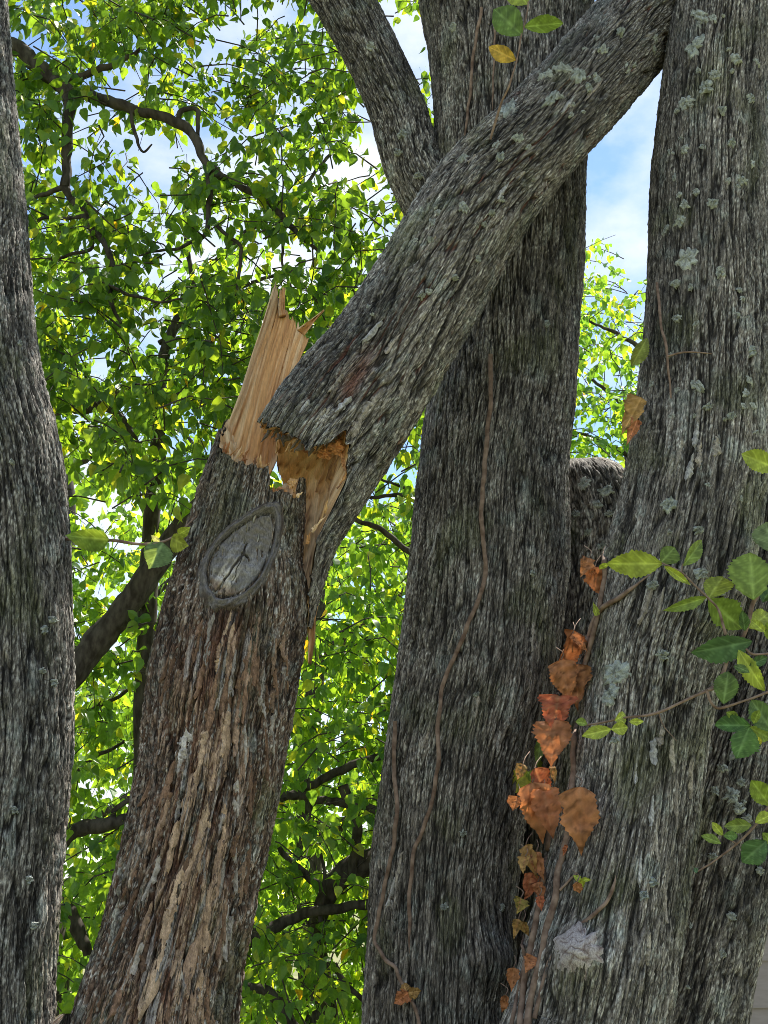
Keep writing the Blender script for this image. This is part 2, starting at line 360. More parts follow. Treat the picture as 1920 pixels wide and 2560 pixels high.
rear = Stem([('w', .75, 3.66, -.05, .30), ('w', .78, 3.65, .7, .22), (1650, 2720, 3.6, 175), (1700, 2500, 3.6, 166), (1762, 2250, 3.6, 155), (1850, 1900, 3.6, 142), (1935, 1600, 3.62, 130), (1990, 1300, 3.64, 108), (2000, 1000, 3.66, 94), (2000, 700, 3.66, 88), (2008, 300, 3.66, 84), (2020, -100, 3.66, 80), ('w', 1.55, 3.8, 6.2, .05)], .04, 8)

crotch = Stem([('w', -.75, 3.02, -.05, .3), ('w', -.77, 3.0, .8, .2), (165, 2850, 2.97, 130), (165, 2700, 2.97, 110), (165, 2610, 2.97, 80), (168, 2560, 2.97, 45), (170, 2535, 2.97, 12)], .05, 9)

def rim_fn(st, pts, back, jag=.01, seed=1):
    """where the stem is torn off: photo points round the front, (phi degrees, v) round the back"""
    ph = np.radians(np.arange(-100, 101, 1.0)); vv = np.linspace(0, st.L, 1200)
    Vg, Pg = np.meshgrid(vv, ph, indexing='ij'); p, _ = st.ev(Vg, Pg); qx, qy = project(p)
    tab = []
    for (x, y) in pts:
        i = np.argmin((qx - x) ** 2 + (qy - y) ** 2); tab.append((Pg.flat[i], Vg.flat[i]))
    return tab
def rim_interp(tab, jag, seed):
    tab = sorted(tab); A = np.array([t[0] for t in tab]); B = np.array([t[1] for t in tab])
    A = np.concatenate([A - 2 * math.pi, A, A + 2 * math.pi]); B = np.tile(B, 3)
    def f(phi):
        b = np.interp(phi, A, B)
        return b + jag * (noise(np.cos(phi) * 6, np.sin(phi) * 6, phi * 0, seed) + .8 * noise(np.cos(phi) * 17, np.sin(phi) * 17, phi * 0, seed) + .5 * noise(np.cos(phi) * 45, np.sin(phi) * 45, phi * 0, seed))
    return f
def v_at(st, py): return float(np.interp(-py, -st.py, st.v))
lp = rim_fn(log, [(653, 1047), (670, 1064), (721, 1094), (780, 1119), (822, 1106), (862, 1074), (872, 1144), (864, 1203)], None)
lip = {round(a, 3): b for a, b in lp}
lt = [t for t in lp]
mxphi = max(t[0] for t in lt)
lt += [(mxphi + .05, v_at(log, 1300)), (mxphi + .12, v_at(log, 1400)), (mxphi + .3, v_at(log, 1490)), (math.radians(70), .0), (math.radians(110), .01),
       (math.radians(150), v_at(log, 1370)), (math.radians(185), v_at(log, 1210)), (math.radians(225), v_at(log, 1130))]
log_v0 = rim_interp(lt, .016, 11)
bt = rim_fn(broken, [(549, 1118), (581, 1146), (620, 1162), (650, 1168), (668, 1166), (678, 1222), (721, 1240), (738, 1234), (749, 1196), (758, 1196), (762, 1240)], None)
bt += [(math.radians(100), v_at(broken, 1290)), (math.radians(140), v_at(broken, 1210)), (math.radians(180), v_at(broken, 1185)), (math.radians(215), v_at(broken, 1080)), (math.radians(250), v_at(broken, 1060))]
broken_v1 = rim_interp(bt, .010, 13)

# ---- trees as things
twin = thing('twin_stem_tree', 'double stemmed tree with one stem snapped off at a pale torn break', 'tree', (-.72, 3.02, 0))
fallen = thing('broken_trunk', 'snapped grey trunk leaning diagonally to the upper right across the middle trunk', 'trunk', tuple(at(740, 1450, 3.02)))
mid_t = thing('tree', 'thick upright tree in the middle behind the leaning trunk, forking at top', 'tree', (.0, 3.6, 0))
right_t = thing('tree', 'upright grey tree on the right with round pale lichen spots', 'tree', (.44, 3.22, 0))
rear_t = thing('tree', 'stem leaning right behind the lichen spotted tree, beside the house wall', 'tree', (.75, 3.66, 0))

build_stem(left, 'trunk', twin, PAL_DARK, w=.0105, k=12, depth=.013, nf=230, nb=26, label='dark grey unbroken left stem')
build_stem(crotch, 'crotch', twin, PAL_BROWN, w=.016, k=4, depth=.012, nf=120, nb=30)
# broken stem: brown stripped strip down its front
def broken_extra(p, d, h, col, V, PH, m):
    f1, f2, f3, fine, fine2, step, low = m
    px, py = project(p)
    strip = np.exp(-((PH + .05 - .25 * noise(V * 3, V * 0, V * 0, 31)) / .62) ** 2) * sst(1480, 1620, py)
    s1 = noise(np.cos(PH) * 12, np.sin(PH) * 12, V * 2.0, 33); s2 = noise(np.cos(PH) * 30, np.sin(PH) * 30, V * 5, 34)
    rb = strip * sst(-.35, .15, s1 + .3 * s2)
    stain = np.exp(-((px - 560 - 25 * noise(V * 9, V * 0, V * 0, 38)) / 75) ** 2) * sst(1480, 1530, py) * sst(1830, 1640, py)
    col = mixc(col, (.070, .034, .020), stain * .7)
    col = mixc(col, (.175, .080, .047), rb * .8)
    tan = strip * sst(.16, .36, .5 * s2 + .3 * s1 + .9 * step + .25 * fine) * sst(.35, .8, f1) * sst(1600, 1800, py)
    col = mixc(col, (.52, .36, .245), tan * .85)
    wh = strip * sst(.3, .42, noise(np.cos(PH) * 16, np.sin(PH) * 16, V * 6, 36) + .2 * s2)
    col = mixc(col, (.50, .46, .43), wh * .7)
    h = h * (1 + .25 * strip) + tan * .002 - rb * .001
    top = sst(1620, 1480, py)
    col = mixc(col, (.17, .16, .11), top * .3 * sst(-.1, .3, low))
    return h, col
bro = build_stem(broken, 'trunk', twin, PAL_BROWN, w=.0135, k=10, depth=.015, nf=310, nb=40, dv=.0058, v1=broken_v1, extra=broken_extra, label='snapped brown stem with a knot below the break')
def log_extra(p, d, h, col, V, PH, m):
    f1, f2, f3, fine, fine2, step, low = m
    px, py = project(p)
    # old wound: a long dark reddish seam
    t = (py - 760) / (1010 - 760); cx = 975 - 115 * t
    wnd = np.exp(-((px - cx + 12 * noise(V * 20, V * 0, V * 0, 41)) / 24) ** 2) * sst(-.05, .12, t) * sst(1.05, .85, t)
    col = mixc(col, (.20, .085, .06), wnd * sst(.3, .7, t) * .85); h = h - wnd * .012
    gl = sst(.25, .45, noise(np.cos(PH) * 7, np.sin(PH) * 7, V * 9, 43) + .2 * fine) * sst(950, 1080, py) * np.exp(-((PH - .3) / .4) ** 2)
    col = mixc(col, (.48, .47, .47), gl * .7)
    r2 = sst(.28, .42, noise(np.cos(PH) * 14, np.sin(PH) * 14, V * 2.2, 45)) * (1 - f1)
    col = mixc(col, (.22, .085, .055), r2 * .8)
    return h, col
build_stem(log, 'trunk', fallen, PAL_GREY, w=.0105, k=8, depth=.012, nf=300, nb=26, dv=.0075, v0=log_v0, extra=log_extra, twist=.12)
def knob(cx, cy, R, amp, st, pale=None):
    c, n = st.hit(cx, cy)
    def f(p, d, h, col, V, PH, m):
        q = np.linalg.norm(p - c, axis=-1) / R
        b = np.exp(-q ** 2 * 1.4); h = h + amp * b
        if pale is not None:
            s = sst(1.0, .82, q + .55 * m[3] + .3 * m[4] + .25 * m[5]); col = mixc(col, pale, s * sst(.25, .6, m[1] * (.4 + .6 * m[0])) * .9); h = h - s * .002
        return h, col
    return f
k1 = knob(1225, 2400, .085, .040, middle)
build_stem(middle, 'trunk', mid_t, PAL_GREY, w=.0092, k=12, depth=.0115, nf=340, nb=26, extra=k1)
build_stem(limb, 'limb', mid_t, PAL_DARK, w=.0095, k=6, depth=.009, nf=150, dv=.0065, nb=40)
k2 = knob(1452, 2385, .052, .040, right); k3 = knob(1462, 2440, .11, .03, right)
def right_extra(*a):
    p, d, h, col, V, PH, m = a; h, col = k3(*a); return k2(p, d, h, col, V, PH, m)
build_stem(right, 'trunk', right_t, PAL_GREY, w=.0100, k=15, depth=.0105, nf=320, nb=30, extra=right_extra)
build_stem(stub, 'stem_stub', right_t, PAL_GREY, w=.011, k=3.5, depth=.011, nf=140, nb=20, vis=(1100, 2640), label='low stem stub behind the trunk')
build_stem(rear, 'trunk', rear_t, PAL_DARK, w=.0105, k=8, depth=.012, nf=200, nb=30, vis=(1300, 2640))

# ------------------------------------------------------------------ torn wood
def wood_cap(st, vf, apex_v, name, parent, depth_col, seed, apex_off=(0, 0, 0), n=200, m=46):
    phi = np.linspace(-math.pi, math.pi, n, endpoint=False); s = np.linspace(0, 1, m)
    v = vf(phi) ; rim, _ = st.ev(v, phi, 1.0, -.0015)
    ctr, _ = st.ev(np.full(n, apex_v), phi, .16); ctr = ctr + np.asarray(apex_off)
    S = s[:, None, None]; e = S ** 1.0
    p = rim[None] * (1 - e) + ctr[None] * e
    ax = st.T[np.argmin(np.abs(st.v - apex_v))]
    fib = noise(np.cos(phi)[None] * 9 * (1 - s * .5)[:, None], np.sin(phi)[None] * 9 * (1 - s * .5)[:, None], (s * 1.2)[:, None] + 0 * phi[None], seed)
    fib2 = noise(np.cos(phi)[None] * 30 + 0 * s[:, None], np.sin(phi)[None] * 30 + 0 * s[:, None], (s * 4)[:, None] + 0 * phi[None], seed + 1)
    bl = noise(p[..., 0] * 40, p[..., 1] * 40, p[..., 2] * 40, seed + 2)
    p = p + ax[None, None] * ((fib * .030 + fib2 * .018 + bl * .022) * np.sin(np.clip(s, 0.02, 1) * math.pi / 2)[:, None])[..., None]
    col = np.broadcast_to(np.array((.66, .41, .20)), p.shape).copy()
    col = mixc(col, (.84, .62, .37), sst(-.1, .35, fib + .5 * bl)); col = mixc(col, (.20, .085, .035), sst(.05, .4, -fib2 * .5 - bl * .8 - .1) * .8)
    col = mixc(col, (.36, .17, .07), sst(.55, .95, s)[:, None] * sst(-.3, .3, bl) * .8)
    F = grid_faces(n, m, True)
    return obj(name, p.reshape(-1, 3), F, M_WOOD, parent, col.reshape(-1, 3))
wood_cap(log, log_v0, v_at(log, 1075), 'torn_wood', fallen, None, 51, (.01, .03, .0))
wood_cap(broken, broken_v1, v_at(broken, 1262), 'torn_wood', twin, None, 55)

# upright slab left standing on the break
def resample(pts, n):
    P = np.asarray(pts, float); L = np.concatenate([[0], np.cumsum(np.linalg.norm(np.diff(P, axis=0), axis=1))])
    t = np.linspace(0, L[-1], n); return np.stack([np.interp(t, L, P[:, k]) for k in range(P.shape[1])], 1)
def coons(bot, top, lef, rig, nu, nv):
    b, t, l, r = resample(bot, nu), resample(top, nu), resample(lef, nv), resample(rig, nv)
    u = np.linspace(0, 1, nu)[None, :, None]; v = np.linspace(0, 1, nv)[:, None, None]
    return (1 - v) * b[None] + v * t[None] + (1 - u) * l[:, None] + u * r[:, None] - ((1 - u) * (1 - v) * b[0] + u * (1 - v) * b[-1] + (1 - u) * v * t[0] + u * v * t[-1])
def slab(name, parent, bot, top, lef, rig, Y0, Y1, curve, thick, seed, nu=60, nv=130, bark_back=True, shadow_col=False):
    g = coons(bot, top, lef, rig, nu, nv); u = np.linspace(-1, 1, nu)[None] + 0 * g[..., 0]; v = np.linspace(0, 1, nv)[:, None] + 0 * u
    fib = noise(u * 9, v * 1.6, u * 0, seed); fib2 = noise(u * 26 + 2.5 * fib, v * 2.0, fib * 2, seed + 1); fb3 = noise(u * 5, v * 6, u * 0, seed + 2)
    g[..., 1] += (v > .5) * (v - .5) * (60 if nv > 100 else 16) * (noise(u * 14, u * 0, u * 0, seed + 7) + .6 * noise(u * 31, u * 0, u * 0, seed + 8))
    Y = Y0 + (Y1 - Y0) * v + curve * (1 - u ** 2) + fib * .010 + fib2 * .0022 + fb3 * .005
    f = at_many(g[..., 0].ravel(), g[..., 1].ravel(), Y.ravel()).reshape(nv, nu, 3)
    edge = np.minimum(1, np.minimum((1 - np.abs(u)) / .12, (1 - v) / .06)); th = thick * (.35 + .65 * np.clip(edge, 0, 1))
    bk = f + np.array([-.15, 1, .05])[None, None] * th[..., None]
    bk = bk + np.array([0, 1, 0]) * (.004 * noise(u * 8, v * 14, u * 0, seed + 4))[..., None]
    col = np.broadcast_to(np.array((.68, .375, .16)), f.shape).copy()
    col = mixc(col, (.84, .60, .35), sst(0, .4, fib) * .8); col = mixc(col, (.32, .14, .058), sst(.12, .45, fib2 - .2 * fib) * .55)
    col = mixc(col, (.40, .18, .075), sst(-.30, -.12, u - .45 * v) * sst(.9, .4, v) * sst(-.3, .3, fib + .2) * .7)  # browner zone with a diagonal edge: cast shadow painted into the wood colour
    col = mixc(col, (.72, .53, .33), sst(-.62, -.85, u + .15 * fib2) * .8)
    if nv > 100: col = mixc(col, (.82, .62, .40), sst(.10, .03, v + .03 * noise(u * 6, v * 0, v * 0, 5)) * .8)
    cb = np.broadcast_to(np.array((.15, .10, .075)), f.shape).copy()
    V = np.vstack([f.reshape(-1, 3), bk.reshape(-1, 3)]); C = np.vstack([col.reshape(-1, 3), cb.reshape(-1, 3)])
    Fg = grid_faces(nu, nv); n = nu * nv; Fs = [Fg, (Fg + n)[:, ::-1]]
    ring = np.concatenate([np.arange(nu), np.arange(1, nv) * nu + nu - 1, (nv - 1) * nu + np.arange(nu - 2, -1, -1), np.arange(nv - 2, 0, -1) * nu])
    r2 = np.roll(ring, -1); Fs.append(np.stack([ring, ring + n, r2 + n, r2], 1))
    return obj(name, V, np.vstack(Fs), M_WOOD, parent, C)
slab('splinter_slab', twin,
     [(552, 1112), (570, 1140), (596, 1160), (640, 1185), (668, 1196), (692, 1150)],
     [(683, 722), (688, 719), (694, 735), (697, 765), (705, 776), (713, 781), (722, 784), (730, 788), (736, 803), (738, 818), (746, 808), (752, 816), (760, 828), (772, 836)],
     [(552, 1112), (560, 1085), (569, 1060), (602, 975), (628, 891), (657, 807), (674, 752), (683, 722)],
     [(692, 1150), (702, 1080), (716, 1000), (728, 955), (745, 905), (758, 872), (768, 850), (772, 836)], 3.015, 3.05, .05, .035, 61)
slab('splinter', twin, [(742, 822), (762, 838)], [(806, 777), (812, 774)], [(742, 822), (775, 800), (806, 777)], [(762, 838), (785, 806), (812, 774)], 3.05, 3.0, .004, .008, 63, 8, 24)
slab('bark_shard', twin, [(697, 790), (716, 786)], [(699, 724), (714, 716)], [(697, 790), (696, 760), (699, 724)], [(716, 786), (712, 770), (714, 716)], 3.075, 3.075, .004, .02, 65, 10, 24)
slab('splinter', twin, [(688, 1135), (700, 1120)], [(698, 1050), (708, 1062)], [(688, 1135), (692, 1090), (698, 1050)], [(700, 1120), (704, 1090), (708, 1062)], 2.98, 2.99, .003, .01, 66, 8, 24)
def sliver(parent, px, py, Y, L, wid, ang, tilt, col, seed):
    r = np.random.default_rng(seed); s = mpp(px, py, Y); b = at(px, py, Y); d = RT * math.sin(ang) + UP * math.cos(ang) - FW * tilt; d /= np.linalg.norm(d)
    x = np.cross(d, FW); x /= np.linalg.norm(x); z = np.cross(x, d); n = 6; V = []
    for i in range(n):
        f = i / (n - 1); ww_ = wid * s * (1 - f) ** .7 * (1 + .4 * r.uniform(-1, 1)); c = b + d * L * s * (f - .25) + x * r.normal() * wid * s * .25 + z * r.normal() * wid * s * .2
        V += [c - x * ww_, c + z * ww_ * .7, c + x * ww_, c - z * ww_ * .7]
    return obj('sliver', V, np.vstack([grid_faces(4, n, True), [[0, 3, 2, 1]]]), M_WOOD, parent, np.tile(np.asarray(col) * r.uniform(.6, 1.1), (len(V), 1)), smooth=False)
WC = [(.72, .44, .20), (.60, .31, .12), (.42, .19, .08), (.78, .55, .32), (.25, .13, .07)]
rs_ = np.random.default_rng(77)
for k in range(46):
    if k < 16:                                   # along the slab's foot
        f = rs_.random(); x, y, Y, an = 556 + 120 * f, 1122 + 55 * f + rs_.normal() * 4, 2.93 + .02 * rs_.random(), .2 + rs_.normal() * .25; par, L_ = twin, rs_.uniform(18, 46)
    elif k < 30:                                 # ragged fibres hanging under the leaning trunk's lip
        f = rs_.random(); x, y, Y, an = 676 + 185 * f, 1090 + 30 * math.sin(f * 3) + rs_.normal() * 5, 2.935 + .03 * rs_.random(), math.pi + .5 + rs_.normal() * .35; par, L_ = fallen, rs_.uniform(16, 44)
    elif k < 40:                                 # inside of the hinge
        f = rs_.random(); x, y, Y, an = 862 - 110 * f, 1190 + 190 * f, 2.90 + .04 * f, .35 + rs_.normal() * .2; par, L_ = fallen, rs_.uniform(24, 60)
    else:
        f = rs_.random(); x, y, Y, an = 678 + 70 * f, 1232 + 6 * f, 2.90, .2 + rs_.normal() * .3; par, L_ = twin, rs_.uniform(14, 34)
    sliver(par, x, y, Y, L_, rs_.uniform(2.5, 6), an, rs_.uniform(-.1, .4), WC[int(rs_.integers(0, 5))], 500 + k)
for k in range(14):
    f = (k + rs_.random()) / 14; sliver(fallen, 668 + 190 * f, 1072 + 34 * math.sin(f * 2.9) + rs_.normal() * 4, 2.885 + .02 * rs_.random(), rs_.uniform(24, 52), rs_.uniform(5, 11), math.pi + .62 + rs_.normal() * .2, rs_.uniform(-.2, .1), (.16, .13, .11), 700 + k)
def chunk(parent, px, py, Y, rx, ry, col, seed):
    s_ = mpp(px, py, Y); c = at(px, py, Y); n, m = 28, 18; th = np.linspace(0, 2 * math.pi, n, endpoint=False)[None]; ph = np.linspace(.03, math.pi - .03, m)[:, None]
    d = np.stack([np.cos(th) * np.sin(ph), np.sin(th) * np.sin(ph), np.cos(ph) + 0 * th], -1); k = 1 + .9 * noise(d[..., 0] * 2, d[..., 1] * 2, d[..., 2] * 2, seed) + .5 * noise(d[..., 0] * 6, d[..., 1] * 6, d[..., 2] * 3, seed)
    P = c + d * k[..., None] * np.array([rx, .6 * rx, ry]) * s_; C = np.asarray(col) * (1 + .9 * noise(d[..., 0] * 5, d[..., 1] * 5, d[..., 2] * 2, seed + 3))[..., None]
    return obj('wood_chunk', P.reshape(-1, 3), grid_faces(n, m, True), M_WOOD, parent, C.reshape(-1, 3), smooth=False)
for (x, y, rx, ry, c_, sd2) in [(842, 1118, 24, 20, (.55, .27, .13), 1), (866, 1098, 14, 20, (.62, .40, .24), 2), (812, 1136, 20, 13, (.45, .20, .08), 3), (862, 1150, 10, 22, (.50, .26, .13), 4), (770, 1126, 18, 9, (.30, .13, .06), 5), (700, 1232, 22, 14, (.58, .30, .13), 6), (730, 1210, 14, 12, (.66, .40, .19), 7)]:
    chunk(fallen if y < 1200 else twin, x, y, 2.92 if y < 1200 else 2.95, rx * .72, ry * .8, c_, sd2)
# strip of torn wood hanging on the right of the break
slab('hanging_strip', twin, [(770, 1655), (778, 1660)], [(752, 1480), (806, 1470)], [(770, 1655), (772, 1600), (760, 1540), (752, 1480)], [(778, 1660), (788, 1600), (790, 1540), (806, 1470)], 3.02, 3.02, .01, .02, 67, 14, 50)

# ------------------------------------------------------------------ things growing on / set into the bark
def tangent_frame(n, toward):
    t = toward - (toward @ n) * n; t /= np.linalg.norm(t); return t, np.cross(n, t)
def knot_patch():
    c, n = broken.hit(607, 1389)
    s = mpp(607, 1389, 3.0) * 1.0
    up = UP * .87 + RT * .48; t, b = tangent_frame(n, up)      # t: long axis
    if b @ RT < 0: b = -b
    nr, na = 70, 150; rho = np.linspace(0, 1.5, nr)[:, None]; th = np.linspace(0, 2 * math.pi, na, endpoint=False)[None]
    egg = 1 + .06 * np.cos(2 * th) + .05 * np.sin(3 * th + 1)
    a_, b_ = 118 * s, 64 * s
    du = rho * np.cos(th) * a_ * egg; dw = rho * np.sign(np.sin(th)) * np.abs(np.sin(th)) ** 1.25 * b_ * egg * (1 - .12 * np.cos(th))
    base = np.zeros((nr, na, 3))
    for i in range(nr):
        for j in range(na):
            base[i, j] = broken.snap(c + t * du[i, j] + b * dw[i, j], n)
    R = rho + 0 * th; nn = noise(du * 60, dw * 60, du * 0, 71); n2 = noise(du * 18, dw * 110, du * 0, 72); n3 = noise(np.cos(th) * 3 + 0 * R, np.sin(th) * 3 + 0 * R, R * 7, 73)
    rel = .015 * np.exp(-((R - 1.10 - .05 * n3) / .085) ** 2) + .009 * np.exp(-((R - 1.25 - .07 * n3) / .05) ** 2) - .010 * np.exp(-((R - .97) / .035) ** 2) + .007 * (R < .97) * (1 - .3 * R) + nn * .0065 + n2 * .0012 * (R < 1) + .004 * n3 * (R > 1)
    rel = rel + .004 + .006 * n3 * sst(1.1, 1.2, R) - .03 * sst(1.24, 1.5, R + .16 * n3)
    # drying cracks radiating from the pith
    ang = th + .25 * noise(R * 4, th * 0, R * 0, 74)
    pith = np.zeros_like(R)
    for a0, wd, r1 in ((math.pi + .10, .085, .97), (-.55, .045, .30), (1.7, .04, .38), (2.75, .018, .8)):
        dd = np.abs(((ang - a0 + math.pi) % (2 * math.pi)) - math.pi) * R
        pith = np.maximum(pith, sst(wd, wd * .3, dd) * (R < r1))
    pith = np.maximum(pith, sst(.10, .05, R)); rel = rel - pith * .007
    p = base + n[None, None] * rel[..., None]
    col = np.broadcast_to(np.array((.165, .150, .138)), p.shape).copy()
    col = mixc(col, (.30, .28, .26), sst(-.1, .4, n2) * .6 * (R < 1))
    low = (R < .95) * sst(-.1, -.55, du / a_) * sst(.5, .1, np.abs(dw / b_) * .8)
    col = mixc(col, (.62, .56, .48), low * .9 * sst(-.3, .2, n2 + .1)); col = mixc(col, (.23, .15, .10), (R < .95) * sst(-.68, -.85, du / a_) * .8)
    up_ = (R < .95) * sst(.1, .5, du / a_); col = mixc(col, (.17, .145, .115), up_ * .7)
    ringm = sst(1.0, 1.06, R) * sst(1.45, 1.25, R); col = mixc(col, (.190, .168, .152), ringm * .8); col = mixc(col, (.14, .125, .115), ringm * sst(.1, .4, nn + n3 * .5) * .7)
    outr = sst(1.18, 1.34, R + .2 * n3); col = mixc(col, (.10, .075, .058), outr); grv = np.clip(np.cos(R * 60 + n3 * 5), 0, 1) * ringm; col = mixc(col, (.07, .062, .058), grv * .6); rel_ = 0
    col = mixc(col, (.035, .028, .022), pith * .9); col = mixc(col, (.05, .042, .036), np.exp(-((R - .97) / .03) ** 2) * .8)
    return obj('knot', p.reshape(-1, 3), grid_faces(na, nr, True), M_KNOT, bro, col.reshape(-1, 3), label='grey oval branch knot ringed by callus')
knot_patch()

def conform_patch(st, parent, name, cx, cy, rx, ry, ang, col, mat, lift, edge_drop, seed, nr=5, na=18, lobed=.25, strip=False, curl=0.0, vary=.38):
    """a thin piece lying on a stem: outline rx by ry photo pixels, long axis turned by ang"""
    c, n = st.hit(cx, cy)
    if c is None: return None
    s = np.linalg.norm(c - CAM) / F0; v = ray(cx, cy); v = v / np.linalg.norm(v)
    t0 = RT * math.sin(ang) + UP * math.cos(ang); t, b = tangent_frame(n, t0)
    q = []; cc = []; rs = np.random.default_rng(seed)
    ph0 = rs.uniform(0, 50)
    if strip:
        nu, nv = 4, 13
        for j in range(nv):
            f = j / (nv - 1) * 2 - 1
            wj = (1 - .65 * abs(f) ** 3) * (1 + .5 * float(noise(f * 2.2, ph0, 0.0, 1))) * (rs.uniform(.55, .8) if rs.random() < .2 else 1)
            sh = .35 * float(noise(f * 1.1, ph0 + 9, 0.0, 2)) + .10 * rs.uniform(-1, 1)
            tw = .3 * rs.uniform(-.5, .5) / nv
            for i in range(nu):
                e = i / (nu - 1) * 2 - 1
                edge = i in (0, nu - 1); end = j in (0, nv - 1)
                ef = rs.uniform(-.16, .16) if end else tw * e * 2
                p = st.snap(c + t * (f + ef) * ry * s + b * (e * wj + sh) * rx * s, n)
                l = lift * (1 + .3 * float(noise(f * 3, e * 1.5, ph0, 4))) + curl * max(0, f * (1 if ph0 > 25 else -1)) ** 3
                if edge: l -= edge_drop * rs.uniform(.8, 1.1)
                if end: l -= edge_drop * rs.uniform(-.2, .9)
                q.append(p + n * l); cc.append(np.asarray(col) * (1 + vary * rs.uniform(-1, 1) + vary * float(noise(f * 9, e * 1.5, ph0, 5))))
        return obj(name, q, grid_faces(nu, nv), mat, parent, np.array(cc), smooth=False)
    for i in range(nr):
        r = (i + .12) / (nr - .88)
        for j in range(na):
            th = 2 * math.pi * j / na
            k = 1 + lobed * 1.6 * float(noise(math.cos(th) * 2.2, math.sin(th) * 2.2, ph0, 1)) + lobed * float(noise(math.cos(th) * 5, math.sin(th) * 5, ph0, 2)) + .14 * rs.uniform(-1, 1)
            p = st.snap(c + t * math.cos(th) * r * k * ry * s + b * math.sin(th) * r * k * rx * s, n)
            l = lift * (1 + .9 * float(noise(math.cos(th) * r * 5, math.sin(th) * r * 5, ph0, 3)) + .5 * rs.uniform(-1, 1)) - (edge_drop if i == nr - 1 else 0)
            q.append(p + n * l); cc.append(np.asarray(col) * (1 + vary * 2 * float(noise(math.cos(th) * r * 6, math.sin(th) * r * 6, ph0, 4)) - .10 * (i < 2)))
    F = grid_faces(na, nr, True)
    return obj(name, q, F, mat, parent, np.array(cc))

ROOT = {}
for o in list(scene.collection.objects):
    pass
def trunk_of(t, nm='trunk'):
    return [c for c in t.children if c.name.split('.')[0] == nm][0]
tr_log, tr_mid, tr_right, tr_rear = trunk_of(fallen), trunk_of(mid_t), trunk_of(right_t), trunk_of(rear_t)
tr_left = [c for c in twin.children if c.name.split('.')[0] == 'trunk' and c is not bro][0]
S_ = 1.1573
# round lichen rosettes (photo pixels of the overview * scale)
lich = [(right, tr_right, [(1482, 225, 17, 20), (1485, 560, 22, 28), (1510, 35, 12, 22), (1500, 105, 15, 24), (1525, 190, 14, 16), (1545, 165, 11, 13), (1580, 310, 9, 9), (1480, 445, 8, 11), (1507, 835, 10, 18), (1540, 440, 11, 12), (1330, 1455, 24, 34), (1320, 1500, 20, 22), (1445, 1090, 16, 18), (1410, 1265, 10, 12), (1430, 1415, 11, 14), (1470, 480, 13, 14), (1555, 590, 10, 12), (1590, 130, 10, 12), (1600, 390, 10, 13), (1480, 325, 8, 10), (1620, 215, 9, 12), (1622, 760, 10, 12), (1515, 1240, 14, 18), (1390, 1935, 9, 10), (1410, 1905, 8, 9), (1460, 615, 9, 11), (1510, 1145, 9, 11), (1465, 690, 8, 8), (1560, 240, 9, 9), (1530, 880, 8, 10), (1330, 1600, 8, 9), (1580, 900, 8, 10)]),
        (log, tr_log, [(1100, 235, 15, 26), (1250, 165, 16, 17), (1215, 150, 13, 20), (1190, 215, 10, 26), (1120, 300, 9, 12), (1270, 190, 9, 11), (1000, 450, 12, 13), (1080, 340, 9, 12), (1000, 345, 8, 12), (1180, 165, 16, 14), (930, 520, 9, 8), (980, 600, 7, 8), (1030, 560, 8, 7), (1300, 110, 12, 10), (1340, 70, 8, 10), (910, 640, 8, 8), (1060, 460, 7, 9)]),
        (stub, tr_right, [(1260, 1045, 14, 12), (1310, 1060, 12, 18), (1290, 1090, 9, 11), (1245, 1110, 10, 8), (1315, 1110, 8, 12), (1270, 1150, 8, 9), (1300, 1180, 8, 10)]),
        (limb, trunk_of(mid_t, 'limb'), [(800, 100, 9, 10), (870, 290, 9, 10), (905, 380, 10, 9), (860, 330, 8, 10)]),
        (middle, tr_mid, [(980, 60, 9, 12), (1150, 1240, 6, 9), (1000, 1800, 7, 8), (1050, 2040, 10, 9), (1080, 1960, 8, 7), (960, 1960, 8, 8), (1030, 1500, 6, 7), (1180, 700, 7, 9)]),
        (rear, tr_rear, [(1560, 1660, 12, 9), (1580, 1720, 16, 18), (1595, 1745, 12, 14), (1545, 1710, 10, 10), (1615, 1770, 9, 9), (1540, 1850, 8, 9), (1600, 1690, 9, 10), (1580, 1980, 9, 9), (1560, 2060, 8, 8), (1640, 1880, 7, 8)]),
        (left, tr_left, [(112, 1340, 9, 10), (95, 1360, 7, 9), (115, 1475, 7, 8), (70, 2000, 8, 8), (60, 1900, 9, 10), (40, 745, 6, 7), (25, 1000, 5, 7), (90, 1450, 6, 7), (30, 1750, 7, 9)])]
sd_ = 100
for st, tr, lst in lich:
    for (x, y, rx, ry) in lst:
        sd_ += 1; r = rng.random()
        conform_patch(st, tr, 'lichen_patch', x * S_, y * S_, rx * S_, ry * S_, r * 3, (.34 + .08 * r, .365 + .07 * r, .335 + .06 * r), M_LICHEN, .0085, .011, sd_, nr=7, na=26, lobed=.36)

